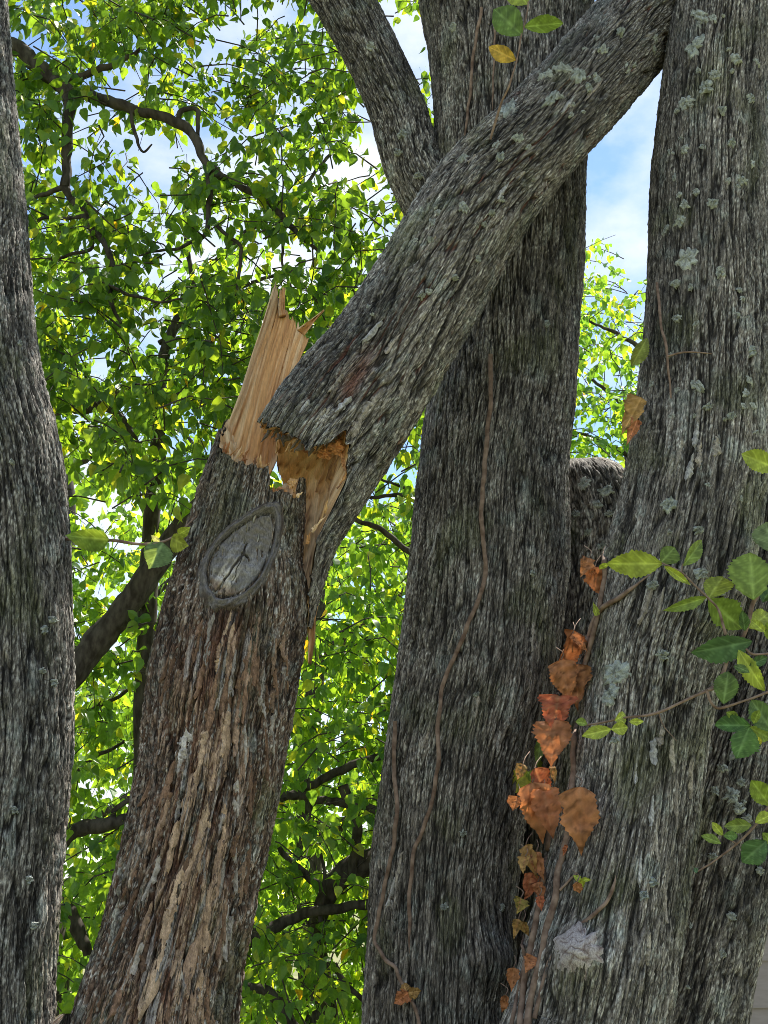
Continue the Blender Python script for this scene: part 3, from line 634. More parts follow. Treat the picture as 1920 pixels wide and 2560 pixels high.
rl = np.random.default_rng(31)
for st, tr, cnt, yr in [(right, tr_right, 46, (20, 1500)), (log, tr_log, 26, (60, 800)), (rear, tr_rear, 10, (1850, 2500))]:
    got = 0
    while got < cnt:
        q = rl.integers(0, len(st.v)); x, y = [float(v_) for v_ in project(st.P[q])]; x += rl.uniform(-.85, .85) * st.r[q] / mpp(x, y, st.P[q][1])
        if not (yr[0] < y < yr[1] and 0 < x < 1915): continue
        got += 1; sd_ += 1; a0 = rl.uniform(4.5, 10); g0 = rl.uniform(.85, 1.1)
        conform_patch(st, tr, 'lichen_patch', x, y, a0, a0 * rl.uniform(.9, 1.6), rl.uniform(0, 3), np.array((.37, .385, .35)) * g0, M_LICHEN, .0048, .007, sd_, nr=5, na=16, lobed=.4)
def scar(cx, cy, R, bump, seed):
    c, n = right.hit(cx, cy); t, b = tangent_frame(n, UP); nr, na = 26, 60; V = []; C = []
    for i in range(nr):
        r = (i + .02) / (nr - 1)
        for j in range(na):
            th = 2 * math.pi * j / na; x, y = math.cos(th), math.sin(th)
            k = 1 + .30 * float(noise(x * 2, y * 2, 1.0, seed)) + .22 * float(noise(x * 7, y * 7, 1.0, seed)); u, v = x * r * k, y * r * k
            p = right.snap(c + (t * u + b * v) * R, n); w1 = abs(float(noise(u * 3 + .6 * float(noise(u * 2, v * 2, 0., 4)), v * 3, 2.0, seed))); w2 = float(noise(u * 9, v * 9, 3.0, seed))
            cr = min(1, w1 * 7); V.append(p + n * (bump * math.exp(-1.4 * (r * k * R / .052) ** 2) + .031 + .012 * (1 - r ** 6) - .006 - .0022 * (1 - cr) + .0012 * w2))
            C.append(np.array((.16, .11, .095)) + (np.array((.44, .385, .36)) - np.array((.16, .11, .095))) * cr * (1 + .35 * w2))
    return obj('scar', V, grid_faces(na, nr, True), M_PLATE, tr_right, np.array(C), label='pale round healed scar')
scar(1452, 2385, .058, .040, 3)
# loose plates of bark on the broken stem: tan, grey and brown
PC = [(.48, .335, .225), (.42, .285, .19), (.34, .225, .155), (.40, .35, .31), (.26, .155, .10), (.54, .49, .45), (.20, .12, .078)]
def axis_px(st, py): 
    q = np.interp(-py, -st.py, st.v); p = np.array([np.interp(q, st.v, st.P[:, k]) for k in range(3)]); x, _ = project(p); 
    i = np.argmin(np.abs(st.v - q)); a = np.array(project(st.P[max(i - 8, 0)])); b2 = np.array(project(st.P[min(i + 8, len(st.v) - 1)])); dd = b2 - a
    return float(x), math.atan2(dd[0], -dd[1]), float(np.interp(q, st.v, st.r)) / mpp(x, py, st.P[i][1])
hand = [(475, 1985, 15, 62, 1), (505, 1880, 14, 50, 0), (560, 1830, 13, 60, 0), (535, 1930, 12, 52, 1), (462, 1870, 17, 42, 5), (455, 1905, 12, 30, 3), (500, 2110, 16, 90, 0), (470, 2180, 15, 80, 1), (430, 2260, 14, 78, 0), (388, 2440, 14, 90, 0), (420, 2330, 12, 60, 1), (445, 2220, 13, 60, 0), (560, 2080, 11, 60, 1), (590, 2000, 12, 44, 3), (545, 2180, 12, 70, 2), (520, 2290, 13, 80, 1), (560, 2330, 10, 70, 3), (480, 2400, 14, 80, 2), (545, 1665, 10, 14, 0), (548, 1630, 8, 20, 2), (500, 1700, 8, 50, 4), (580, 1640, 8, 60, 2), (610, 1720, 10, 80, 4), (530, 1760, 12, 70, 4), (560, 1740, 11, 50, 6), (590, 1830, 10, 60, 2), (610, 1880, 9, 60, 3), (420, 1960, 9, 60, 4), (405, 2060, 10, 60, 2), (430, 2120, 10, 70, 1), (380, 2200, 9, 60, 3), (360, 2320, 9, 60, 2), (330, 2420, 10, 60, 3), (300, 2490, 10, 50, 4), (440, 2490, 12, 70, 3), (500, 2500, 12, 60, 1)]
for (x, y, rx, ry, k) in hand:
    sd_ += 1; ax, an, rr = axis_px(broken, y)
    conform_patch(broken, bro, 'bark_plate', x, y, rx * 1.1, ry, an + rng.normal(0, .06), PC[k], M_PLATE, .0075, .0075, sd_, strip=True, curl=.008)
for i in range(120):
    y = rng.uniform(1560, 2590); ax, an, rr = axis_px(broken, y); f = rng.uniform(-.88, .88); x = ax + f * rr
    ctr = math.exp(-(f / .55) ** 2)
    k = rng.choice([0, 1, 2, 3, 4, 6]) if rng.random() < ctr else rng.choice([3, 4, 6, 6, 2])
    c0 = np.array(PC[k]) * rng.uniform(.6, 1.0); sd_ += 1
    conform_patch(broken, bro, 'bark_plate', x, y, rng.uniform(6, 12), rng.uniform(26, 70), an + rng.normal(0, .10), c0, M_PLATE, rng.uniform(.004, .008), .007, sd_, strip=True, curl=rng.uniform(0, .010))
for (st, tr, lst) in [(right, tr_right, [(1700, 1130, 10, 34), (1725, 1170, 9, 34), (1750, 1140, 10, 30), (1790, 1120, 13, 26), (1740, 1090, 9, 30), (1614, 1515, 10, 46), (1645, 1530, 6, 60), (1635, 1880, 12, 34), (1650, 1840, 10, 26), (1680, 1890, 8, 40), (1628, 2030, 8, 40), (1690, 2010, 6, 60), (1620, 2370, 9, 36), (1600, 2170, 6, 40), (1725, 1950, 6, 50), (1640, 2100, 6, 44), (1590, 1930, 6, 30), (1660, 2250, 6, 50)]),
                       (middle, tr_mid, [(1190, 1770, 9, 36), (1245, 1850, 7, 24), (1065, 1850, 6, 24), (1000, 2170, 9, 40), (980, 2230, 8, 40), (1130, 1600, 6, 30), (1330, 1590, 5, 36), (1090, 1350, 5, 50)]),
                       (log, tr_log, [(900, 1055, 13, 44), (925, 1010, 11, 36), (860, 1010, 9, 30), (980, 860, 8, 36), (1010, 960, 7, 40), (930, 830, 8, 40), (840, 960, 8, 30), (1120, 700, 7, 34), (1255, 480, 6, 30), (1070, 620, 6, 30), (800, 1040, 8, 24), (760, 1020, 8, 22), (1180, 400, 9, 14), (1300, 440, 7, 16), (1420, 260, 6, 40), (1480, 230, 6, 40)])]:
    for (x, y, rx, ry) in lst:
        sd_ += 1
        if st is log:
            _, n_ = st.hit(x, y); i = np.argmin((project(st.P)[0] - x) ** 2 + (project(st.P)[1] - y) ** 2); a = np.array(project(st.P[max(i - 8, 0)])); b2 = np.array(project(st.P[i + 8])); an = math.atan2((b2 - a)[0], -(b2 - a)[1])
        else: ax, an, rr = axis_px(st, y)
        conform_patch(st, tr, 'bark_plate', x, y, rx, ry, an + rng.normal(0, .08), np.array([(.42, .37, .31), (.46, .44, .42), (.36, .31, .26)][sd_ % 3]) * rng.uniform(.7, 1.0), M_PLATE, .006, .008, sd_, strip=True, curl=.006)

# ------------------------------------------------------------------ tubes for branches, vines and twigs
def tube_vf(pts, rad, n=8, seg=None):
    """points (m,3) and radii (m,) swept round; returns verts, quads"""
    pts = np.asarray(pts, float); rad = np.asarray(rad, float)
    T = np.gradient(pts, axis=0); T /= np.linalg.norm(T, axis=1)[:, None] + 1e-9
    ref = np.array([.3, .9, .2]); A = np.cross(T, ref); A /= np.linalg.norm(A, axis=1)[:, None] + 1e-9; B = np.cross(T, A)
    th = np.linspace(0, 2 * math.pi, n, endpoint=False)
    V = pts[:, None] + rad[:, None, None] * (np.cos(th)[None, :, None] * A[:, None] + np.sin(th)[None, :, None] * B[:, None])
    return V.reshape(-1, 3), grid_faces(n, len(pts), True)
def branch(name, parent, rows, mat=M_BRANCH, n=10, wob=.0, scale=S_, label=None):
    """rows: (px, py, Y, r_px) in overview pixels"""
    c = px_ctrl([(x * scale, y * scale, Y, r * scale) for (x, y, Y, r) in rows])
    m = max(8, 8 * len(rows)); v, S = spline(c, m)
    P = S[:, :3].copy()
    if wob: P += np.stack([noise(v * 14, v * 0, v * 0, wob * 100 + i) for i in range(3)], 1) * wob
    r = S[:, 3] * (1 + .18 * noise(v * 20, v * 0 + 3, v * 0, rows[0][0] * .01))
    V, F = tube_vf(P, r, n); return obj(name, V, F, mat, parent, label=label)

# ------------------------------------------------------------------ leaves
# small leaf template: heart-shaped, folded on the midrib, tip along +y, length 1
LT_V = np.array([(0, 0, 0), (-.27, .06, .07), (-.37, .30, .10), (-.25, .62, .05), (0, 1.0, -.16), (.25, .62, .05), (.37, .30, .10), (.27, .06, .07), (0, .30, 0), (0, .62, -.03), (-.014, -.42, .10), (.014, -.42, .10)], float)
LT_F = np.array([(0, 8, 1), (1, 8, 2), (2, 8, 9), (2, 9, 3), (3, 9, 4), (0, 7, 8), (7, 6, 8), (6, 9, 8), (6, 5, 9), (5, 4, 9), (10, 11, 0)])
def frames(d, nrm):
    d = d / np.linalg.norm(d, axis=1)[:, None]; x = np.cross(d, nrm); x /= np.linalg.norm(x, axis=1)[:, None] + 1e-9; z = np.cross(x, d)
    return np.stack([x, d, z], 2)
def leaf_cloud(pos, d, nrm, size, col):
    R = frames(d, nrm); V = pos[:, None] + np.einsum('nij,kj->nki', R, LT_V) * size[:, None, None]
    F = (LT_F[None] + (np.arange(len(pos)) * len(LT_V))[:, None, None]).reshape(-1, 3)
    return V.reshape(-1, 3), F, np.repeat(col, len(LT_V), 0)
LEAF_MESHES = []
def single_leaf_meshes():
    for k in range(6):
        r = np.random.default_rng(k); n, m = 9, 7
        s = np.linspace(0, 1, n)[:, None]; t = np.linspace(-1, 1, m)[None]
        w = np.interp(s, [0, .06, .2, .35, .55, .75, .9, 1], [.03, .24, .36, .38, .31, .19, .08, .01])
        x = w * t * (1 + .05 * np.cos(s * 40)); y = s + 0 * t
        z = np.abs(t) * w * r.uniform(.15, .7) - s ** 2 * r.uniform(.0, .3) + .05 * r.normal() * np.sin(s * 5) + .03 * np.sin(s * 9 + k) * t
        x = x + .06 * r.normal() * s ** 2
        V = np.stack([x + 0 * y, y, z + 0 * y], -1).reshape(-1, 3)
        me = mesh_np('leaf', V, grid_faces(m, n)); me.materials.append(M_LEAF1); LEAF_MESHES.append(me)
single_leaf_meshes()

def leaf_colour(n, r, warm=.05, bright=1.0):
    bright = bright * 1.2
    a = np.array((.040, .100, .030)); b = np.array((.11, .215, .036)); c = np.array((.22, .27, .04)); y = np.array((.42, .28, .03))
    t = r.random(n) ** 1.2; col = a + (b - a) * t[:, None]; k = r.random(n) < .16; col[k] = (b + (c - b) * r.random(n)[:, None])[k]
    k = r.random(n) < warm * .25; col[k] = y
    return col * bright
def foliage(parent, centers, r, leaf=.07, per=16, spread=.22, n_single=0, bright=1.0, droop=.75, twig=True, warm=.012, name='foliage'):
    """sprays of drooping leaves on short twigs; the nearest leaves become objects of their own"""
    n = len(centers)
    ax = r.normal(size=(n, 3)) * np.array([1, 1, .5]); ax[:, 2] -= .25; ax /= np.linalg.norm(ax, axis=1)[:, None]
    t = r.uniform(-1, 1, size=(n, per)); tw = centers[:, None] + ax[:, None] * (t * spread)[..., None]
    tw[..., 2] -= .25 * spread * t ** 2
    off = r.normal(size=(n, per, 3)); off /= np.linalg.norm(off, axis=2)[..., None]; off[..., 2] = off[..., 2] * .6 - .15
    pos = (tw + off * (.03 + .05 * r.random((n, per, 1)))).reshape(-1, 3)
    d = off * .7 + r.normal(size=off.shape) * .35; d[..., 2] -= droop; d = d.reshape(-1, 3)
    nrm = r.normal(size=d.shape) * .7; nrm[:, 2] += .55; nrm[:, 1] -= .25
    size = leaf * r.uniform(.5, 1.22, len(pos)) ; col = leaf_colour(len(pos), r, warm, bright)
    if n_single:
        qx, qy = project(pos); vis = (qx > 5) & (qx < 1915) & (qy > 5) & (qy < 2555)
        vis &= ~((qx < 110)) ; idx = np.where(vis)[0]; idx = idx[np.argsort(pos[idx, 1])][:n_single]
        R = frames(d[idx], nrm[idx]); po = Vector(WORLD_ORIGIN[parent.name])
        for q, i in enumerate(idx):
            o = bpy.data.objects.new('leaf', LEAF_MESHES[q % len(LEAF_MESHES)]); scene.collection.objects.link(o); o.parent = parent
            M = Matrix([list(R[q][k]) for k in range(3)]).to_4x4(); o.matrix_local = Matrix.Translation(Vector(pos[i]) - po) @ M @ Matrix.Scale(size[i] * 1.05, 4)
        keep = np.ones(len(pos), bool); keep[idx] = False; pos, d, nrm, size, col = pos[keep], d[keep], nrm[keep], size[keep], col[keep]
    V, F, C = leaf_cloud(pos, d, nrm, size, col)
    obj(name, V, F, M_LEAF, parent, C, kind='stuff', smooth=False)
    if twig:
        Vs, Fs, o0 = [], [], 0
        for i in range(n):
            s = np.linspace(-1.3, 1, 5); P = centers[i] + ax[i] * (s * spread)[:, None]; P[:, 2] -= .25 * spread * s ** 2
            P += r.normal(size=P.shape) * .012
            V, F = tube_vf(P, np.linspace(.004, .0015, 5) * leaf / .07, 4); Vs.append(V); Fs.append(F + o0); o0 += len(V)
        obj('twigs', np.vstack(Vs), np.vstack(Fs), M_BRANCH, parent, kind='stuff')
def sample(n, r, box, Yr, dens):
    """spray centres inside a photo box at real distances, kept by a density rule"""
    out = []
    while len(out) < n:
        px = r.uniform(box[0], box[2], 400); py = r.uniform(box[1], box[3], 400); Y = r.uniform(*Yr, 400)
        clump = noise(px / 140, py / 140, Y * .9, 9)
        ok = r.random(400) < dens(px, py) * np.clip(.55 + 1.3 * clump, 0, 1)
        out += list(at_many(px[ok], py[ok], Y[ok]))
    out = np.array(out[:n]); return out[out[:, 2] > .15]

holes = [(440, 130, 90), (290, 190, 85), (215, 270, 70), (345, 330, 60), (560, 240, 70), (700, 265, 60), (760, 170, 50), (1010, 15, 40), (880, 330, 70), (960, 420, 60), (620, 330, 60), (800, 420, 50), (100, 70, 55), (520, 30, 70), (150, 400, 60), (1050, 60, 60), (300, 430, 50), (480, 400, 45)]
def hole(px, py, k=.72):
    d = np.ones_like(px)
    for (x, y, R) in holes: d *= 1 - np.exp(-(((px - x) ** 2 + (py - y) ** 2) / (R * k) ** 2) ** 2)
    return d
r1 = np.random.default_rng(21)
t1 = thing('leafy_tree', 'leafy pear tree at upper left with a crooked forked dark branch', 'tree', tuple(at(-260, 2240, 5.6) * np.array([1, 1, 0])), 'leafy trees behind the trunks')
x0 = t1.location.x
def ww(px, py, Y, rp): return (px, py, Y, rp)
branch('trunk', t1, [(-225, 3300, 5.6, 60), (-225, 1900, 5.6, 48), (-215, 900, 5.6, 42), (-190, 300, 5.6, 36), (-185, -200, 5.6, 28)])
T1B = [[(-200, 330, 5.6, 24), (-60, 120, 5.5, 20), (20, 100, 5.4, 18), (80, 140, 5.35, 17), (130, 185, 5.3, 15)],
       [(130, 185, 5.3, 14), (148, 210, 5.3, 13), (146, 300, 5.3, 12), (140, 405, 5.3, 10)],
       [(140, 405, 5.3, 9), (185, 470, 5.3, 9), (235, 545, 5.25, 7), (238, 650, 5.2, 5), (260, 700, 5.2, 3)],
       [(125, 180, 5.3, 13), (160, 198, 5.3, 14), (220, 213, 5.25, 13), (300, 240, 5.2, 11), (380, 262, 5.2, 11), (420, 300, 5.2, 10), (448, 360, 5.2, 9), (500, 390, 5.2, 8), (580, 437, 5.2, 7), (640, 500, 5.2, 6), (690, 545, 5.2, 3)],
       [(140, 172, 5.3, 8), (230, 145, 5.3, 7), (310, 105, 5.3, 4)],
       [(450, 365, 5.2, 6), (452, 440, 5.2, 6), (446, 500, 5.2, 5), (400, 530, 5.2, 4), (300, 550, 5.2, 2)],
       [(140, 405, 5.3, 6), (90, 420, 5.3, 5), (40, 445, 5.3, 4)], [(180, 470, 5.3, 5), (120, 470, 5.3, 4), (60, 480, 5.3, 3)],
       [(385, 262, 5.2, 5), (395, 235, 5.2, 6), (425, 240, 5.2, 5), (430, 290, 5.2, 4)],
       [(285, 240, 5.2, 4), (290, 290, 5.2, 4), (310, 325, 5.2, 3), (330, 310, 5.2, 2)],
       [(470, 490, 5.2, 4), (520, 540, 5.2, 4), (510, 640, 5.2, 3)], [(610, 480, 5.2, 4), (610, 560, 5.2, 3), (630, 620, 5.2, 2)],
       [(200, 495, 5.3, 4), (190, 540, 5.3, 4), (100, 560, 5.3, 3)], [(240, 620, 5.2, 4), (330, 650, 5.2, 3), (420, 640, 5.2, 2)]]
for b in T1B: branch('branch', t1, b, wob=.012)
def dens1(px, py): return hole(px, py) * np.where(py < 700, .8, 1) * sst(1300, 850, py) * np.where(px > 900, .55, 1)
foliage(t1, sample(900, r1, (-350, -250, 1150, 1250), (5.0, 6.4), dens1), r1, .078, 17, .20, 300, bright=.9)

t2 = thing('leafy_tree', 'leafy pear tree behind the snapped stem with a slim dark vertical trunk', 'tree', tuple(at(392, 2240, 7.0) * np.array([1, 1, 0])), 'leafy trees behind the trunks')
branch('trunk', t2, [(300, 3100, 7.0, 30), (310, 1700, 7.0, 24), (325, 1160, 7.0, 19), (340, 1000, 7.0, 17), (345, 830, 7.0, 14), (370, 720, 7.0, 11), (440, 600, 7.0, 9), (560, 480, 7.0, 7), (700, 400, 7.0, 4)])
T2B = [[(60, 1560, 6.6, 32), (165, 1440, 6.6, 31), (230, 1365, 6.6, 30), (330, 1230, 6.6, 28), (400, 1130, 6.6, 26), (520, 1010, 6.6, 22)],
       [(520, 865, 6.9, 10), (440, 862, 6.9, 11), (345, 850, 7.0, 12)], [(345, 850, 7.0, 10), (260, 850, 6.9, 10), (190, 885, 6.9, 8), (110, 890, 6.9, 6)],
       [(200, 870, 6.9, 9), (260, 900, 6.9, 7), (300, 960, 6.9, 4)], [(110, 1850, 6.8, 14), (150, 1805, 6.8, 16), (200, 1785, 6.8, 16), (300, 1765, 6.8, 14)],
       [(240, 1790, 6.8, 7), (250, 1750, 6.8, 6), (300, 1720, 6.8, 5)], [(100, 1940, 7.2, 15), (140, 1960, 7.2, 16), (170, 2010, 7.2, 15), (190, 2060, 7.2, 10)],
       [(345, 740, 7, 6), (480, 640, 7, 6), (600, 590, 7, 4)], [(420, 620, 7, 6), (400, 500, 7, 5), (405, 400, 7, 4)], [(560, 480, 7, 5), (640, 420, 7, 4), (740, 300, 7, 3)],
       [(770, 1120, 6.8, 5), (830, 1150, 6.8, 6), (900, 1205, 6.8, 7)], [(800, 1072, 6.8, 4), (860, 1072, 6.8, 5), (930, 1078, 6.8, 5)], [(820, 1030, 6.8, 3), (860, 1050, 6.8, 3), (930, 1085, 6.8, 4)],
       [(150, 1560, 7.2, 4), (260, 1500, 7.2, 4), (330, 1440, 7.2, 3)], [(140, 1690, 7.2, 5), (200, 1640, 7.2, 5), (270, 1600, 7.2, 3)]]
for b in T2B: branch('branch', t2, b, wob=.014)
def dens2(px, py): return sst(420, 900, py) * hole(px, py, .6) * (1 - .75 * np.exp(-(((px - 820) / 170) ** 2 + ((py - 2120) / 190) ** 2)))
foliage(t2, sample(840, r1, (-350, 300, 1200, 2500), (6.6, 8.0), dens2), r1, .084, 17, .24, 300, warm=.03, bright=1.15)

t3 = thing('leafy_tree', 'sunny yellow green tree seen in the gap left of the right tree', 'tree', tuple(at(1700, 2240, 9.5) * np.array([1, 1, 0])), 'leafy trees behind the trunks')
branch('trunk', t3, [(1560, 2900, 9.5, 26), (1560, 1800, 9.5, 20), (1500, 1000, 9.5, 12), (1420, 620, 9.5, 4)])
for b in ([(1500, 1000, 9.5, 9), (1380, 900, 9.4, 6), (1280, 820, 9.3, 3)], [(1460, 800, 9.5, 7), (1330, 720, 9.4, 4), (1262, 690, 9.3, 2)], [(1520, 1100, 9.5, 9), (1350, 980, 9.4, 5), (1240, 930, 9.3, 3)]): branch('branch', t3, b, wob=.02)
def dens3(px, py): return np.where(px < 1530, sst(600, 690, py), sst(660, 800, py)) * np.where(py < 700, .7, 1) + (np.abs(px - 1470) < 26) * (np.abs(py - 600) < 50) * .5
foliage(t3, sample(640, r1, (1330, 540, 2150, 1900), (8.6, 10.6), dens3), r1, .085, 16, .26, 200, bright=1.35)

t4 = thing('leafy_tree', 'low branching tree with thick dark limbs at the bottom beside the middle trunk', 'tree', tuple(at(840, 2240, 8.6) * np.array([1, 1, 0])), 'leafy trees behind the trunks')
branch('trunk', t4, [(745, 2900, 8.6, 20), (725, 2300, 8.6, 17), (695, 2080, 8.0, 15), (690, 1980, 7.5, 18), (740, 1890, 7.4, 26), (830, 1850, 7.4, 27), (1000, 1780, 7.4, 24)])
T4B = [[(590, 1730, 7.3, 7), (625, 1716, 7.3, 9), (700, 1728, 7.3, 9), (780, 1742, 7.3, 9), (880, 1765, 7.3, 9)], [(590, 1735, 7.3, 6), (680, 1690, 7.3, 9), (760, 1655, 7.3, 9), (900, 1600, 7.3, 8)],
       [(480, 2060, 7.3, 18), (540, 2030, 7.3, 17), (620, 1990, 7.3, 12), (700, 1965, 7.3, 11), (860, 1945, 7.3, 10)], [(500, 2120, 7.3, 7), (590, 2150, 7.3, 12), (640, 2230, 7.3, 14)],
       [(720, 2080, 7.3, 6), (760, 2140, 7.3, 6), (830, 2180, 7.3, 4)], [(600, 1830, 7.3, 6), (650, 1880, 7.3, 8), (700, 1920, 7.3, 9)], [(690, 1990, 7.3, 6), (700, 1900, 7.3, 4), (690, 1800, 7.3, 3)],
       [(760, 1890, 7.3, 10), (770, 1780, 7.3, 12), (740, 1700, 7.3, 12)]]
for b in T4B: branch('branch', t4, b, wob=.016)
def dens4(px, py): return sst(1350, 1650, py)
foliage(t4, sample(420, r1, (300, 1350, 1300, 2750), (7.9, 9.0), dens4), r1, .080, 16, .25, 200, bright=1.2)

# farther trees, one thing each, then the wood beyond
rf = np.random.default_rng(5)
for (lab, pxc, wpx, top, Y, br) in [('far tree filling the lower left gap beside the left stem', 150, 520, 1000, 12.0, 1.0), ('far bright tree between the snapped stem and middle trunk', 800, 430, 1000, 12.5, 1.15), ('far tree behind the gap at right, its top under the clouds', 1560, 520, 950, 13.5, 1.1)]:
    t = thing('leafy_tree', lab, 'tree', tuple(at(pxc, 2240, Y) * np.array([1, 1, 0])), 'leafy trees behind the trunks')
    branch('trunk', t, [(pxc, 2800, Y, 40), (pxc - 30, 1900, Y, 32), (pxc + 20, 1300, Y, 20), (pxc, top + 100, Y, 6)], scale=1.0)
    for q in range(5):
        sg = -1 if q % 2 else 1; y0 = 2100 - 230 * q
        branch('branch', t, [(pxc, y0, Y, 14), (pxc + sg * wpx * .4, y0 - 130, Y - .3, 9), (pxc + sg * wpx * .8, y0 - 330, Y - .4, 4)], scale=1.0, wob=.03)
    f = lambda px, py, pxc=pxc, wpx=wpx, top=top: np.exp(-((px - pxc) / wpx) ** 4) * sst(top, top + 450, py)
    foliage(t, sample(460, rf, (pxc - wpx * 1.3, top, pxc + wpx * 1.3, 2650), (Y - .8, Y + 1.2), f), rf, .105, 17, .34, 0, bright=br, twig=False, warm=.02)
def wood():
    px = rf.uniform(-900, 2900, 900); top = 1150 + 150 * noise(px / 300, px * 0, px * 0, 3); py = top + (2600 - top) * rf.random(900); Y = rf.uniform(17, 22, 900)
    c = at_many(px, py, Y); c = c[c[:, 2] > 0.1]
    root = thing('far_woods', 'distant mass of green woodland behind all the trees', 'woods', (0, 19, 0)); root['kind'] = 'stuff'
    foliage(root, c, rf, .30, 11, .75, 0, bright=1.0, twig=False, warm=0)
wood()

# unseen crowns added to the near trees to shade the trunks, above the picture
rc = np.random.default_rng(12)
for (t, c, R, n) in [(mid_t, (1.5, 4.3, 6.9), (1.6, 1.4, 1.0), 330), (right_t, (2.1, 4.7, 6.6), (1.6, 1.5, 1.2), 520), (twin, (-.6, 4.0, 7.1), (1.3, 1.2, .8), 150)]:
    u = rc.normal(size=(n, 3)); u /= np.linalg.norm(u, axis=1)[:, None]; u *= rc.random((n, 1)) ** .4
    cc = np.array(c) + u * np.array(R); qx, qy = project(cc); cc = cc[(qy < -330) | (qx > 2350)]
    foliage(t, cc, rc, .10, 16, .3, 0, twig=False, name='shade_crown')

# ------------------------------------------------------------------ house wall at the lower right
def house():
    yaw = math.radians(18); ex = np.array([math.cos(yaw), math.sin(yaw), 0]); ny = np.array([math.sin(yaw), -math.cos(yaw), 0])
    o = np.array([1.45, 5.6, 0.0]); L, Hh = 4.2, 2.4
    t = thing('house', 'house with beige lap siding at the lower right corner', 'house', tuple(o))
    msd = plain_mat('painted_siding', (.29, .245, .225), (.33, .28, .26), 14, .6, (1, 1, 6), .05)
    mfd = plain_mat('foundation', (.25, .24, .23), (.32, .31, .30), 20, .95)
    def box(name, p, a, b2, c, mat):
        p = np.asarray(p); V = [p, p + a, p + a + b2, p + b2, p + c, p + a + c, p + a + b2 + c, p + b2 + c]
        return obj(name, V, [(0, 3, 2, 1), (4, 5, 6, 7), (0, 1, 5, 4), (1, 2, 6, 5), (2, 3, 7, 6), (3, 0, 4, 7)], mat, t, smooth=False)
    box('wall', o - ny * .03, ex * L, -ny * 3.0, np.array([0, 0, Hh]), mfd)
    z = .35
    while z < Hh - .1:
        e = .195; lo = o + np.array([0, 0, z]); V = [lo, lo + ex * L, lo + ny * .024, lo + ex * L + ny * .024, lo + np.array([0, 0, e + .01]), lo + ex * L + np.array([0, 0, e + .01]), lo + ny * .008 + np.array([0, 0, e + .008]), lo + ex * L + ny * .008 + np.array([0, 0, e + .008])]
        obj('siding_board', V, [(0, 1, 3, 2), (2, 3, 7, 6), (6, 7, 5, 4), (0, 4, 5, 1), (0, 2, 6, 4), (1, 5, 7, 3)], msd, t, smooth=False); z += e
    rp = o + np.array([0, 0, Hh]) + ny * .4 - ex * .3
    V = [rp, rp + ex * (L + .6), rp - ny * 1.9 + np.array([0, 0, .8]), rp + ex * (L + .6) - ny * 1.9 + np.array([0, 0, .8]), rp - ny * 3.8, rp + ex * (L + .6) - ny * 3.8]
    V += [v + np.array([0, 0, .06]) for v in V]
    obj('roof', V, [(0, 2, 3, 1), (2, 4, 5, 3), (6, 7, 9, 8), (8, 9, 11, 10), (0, 1, 7, 6), (4, 10, 11, 5), (0, 6, 8, 2), (2, 8, 10, 4), (1, 3, 9, 7), (3, 5, 11, 9)], plain_mat('roof_shingle', (.06, .055, .05), (.12, .11, .10), 30, .95), t, smooth=False)
house()

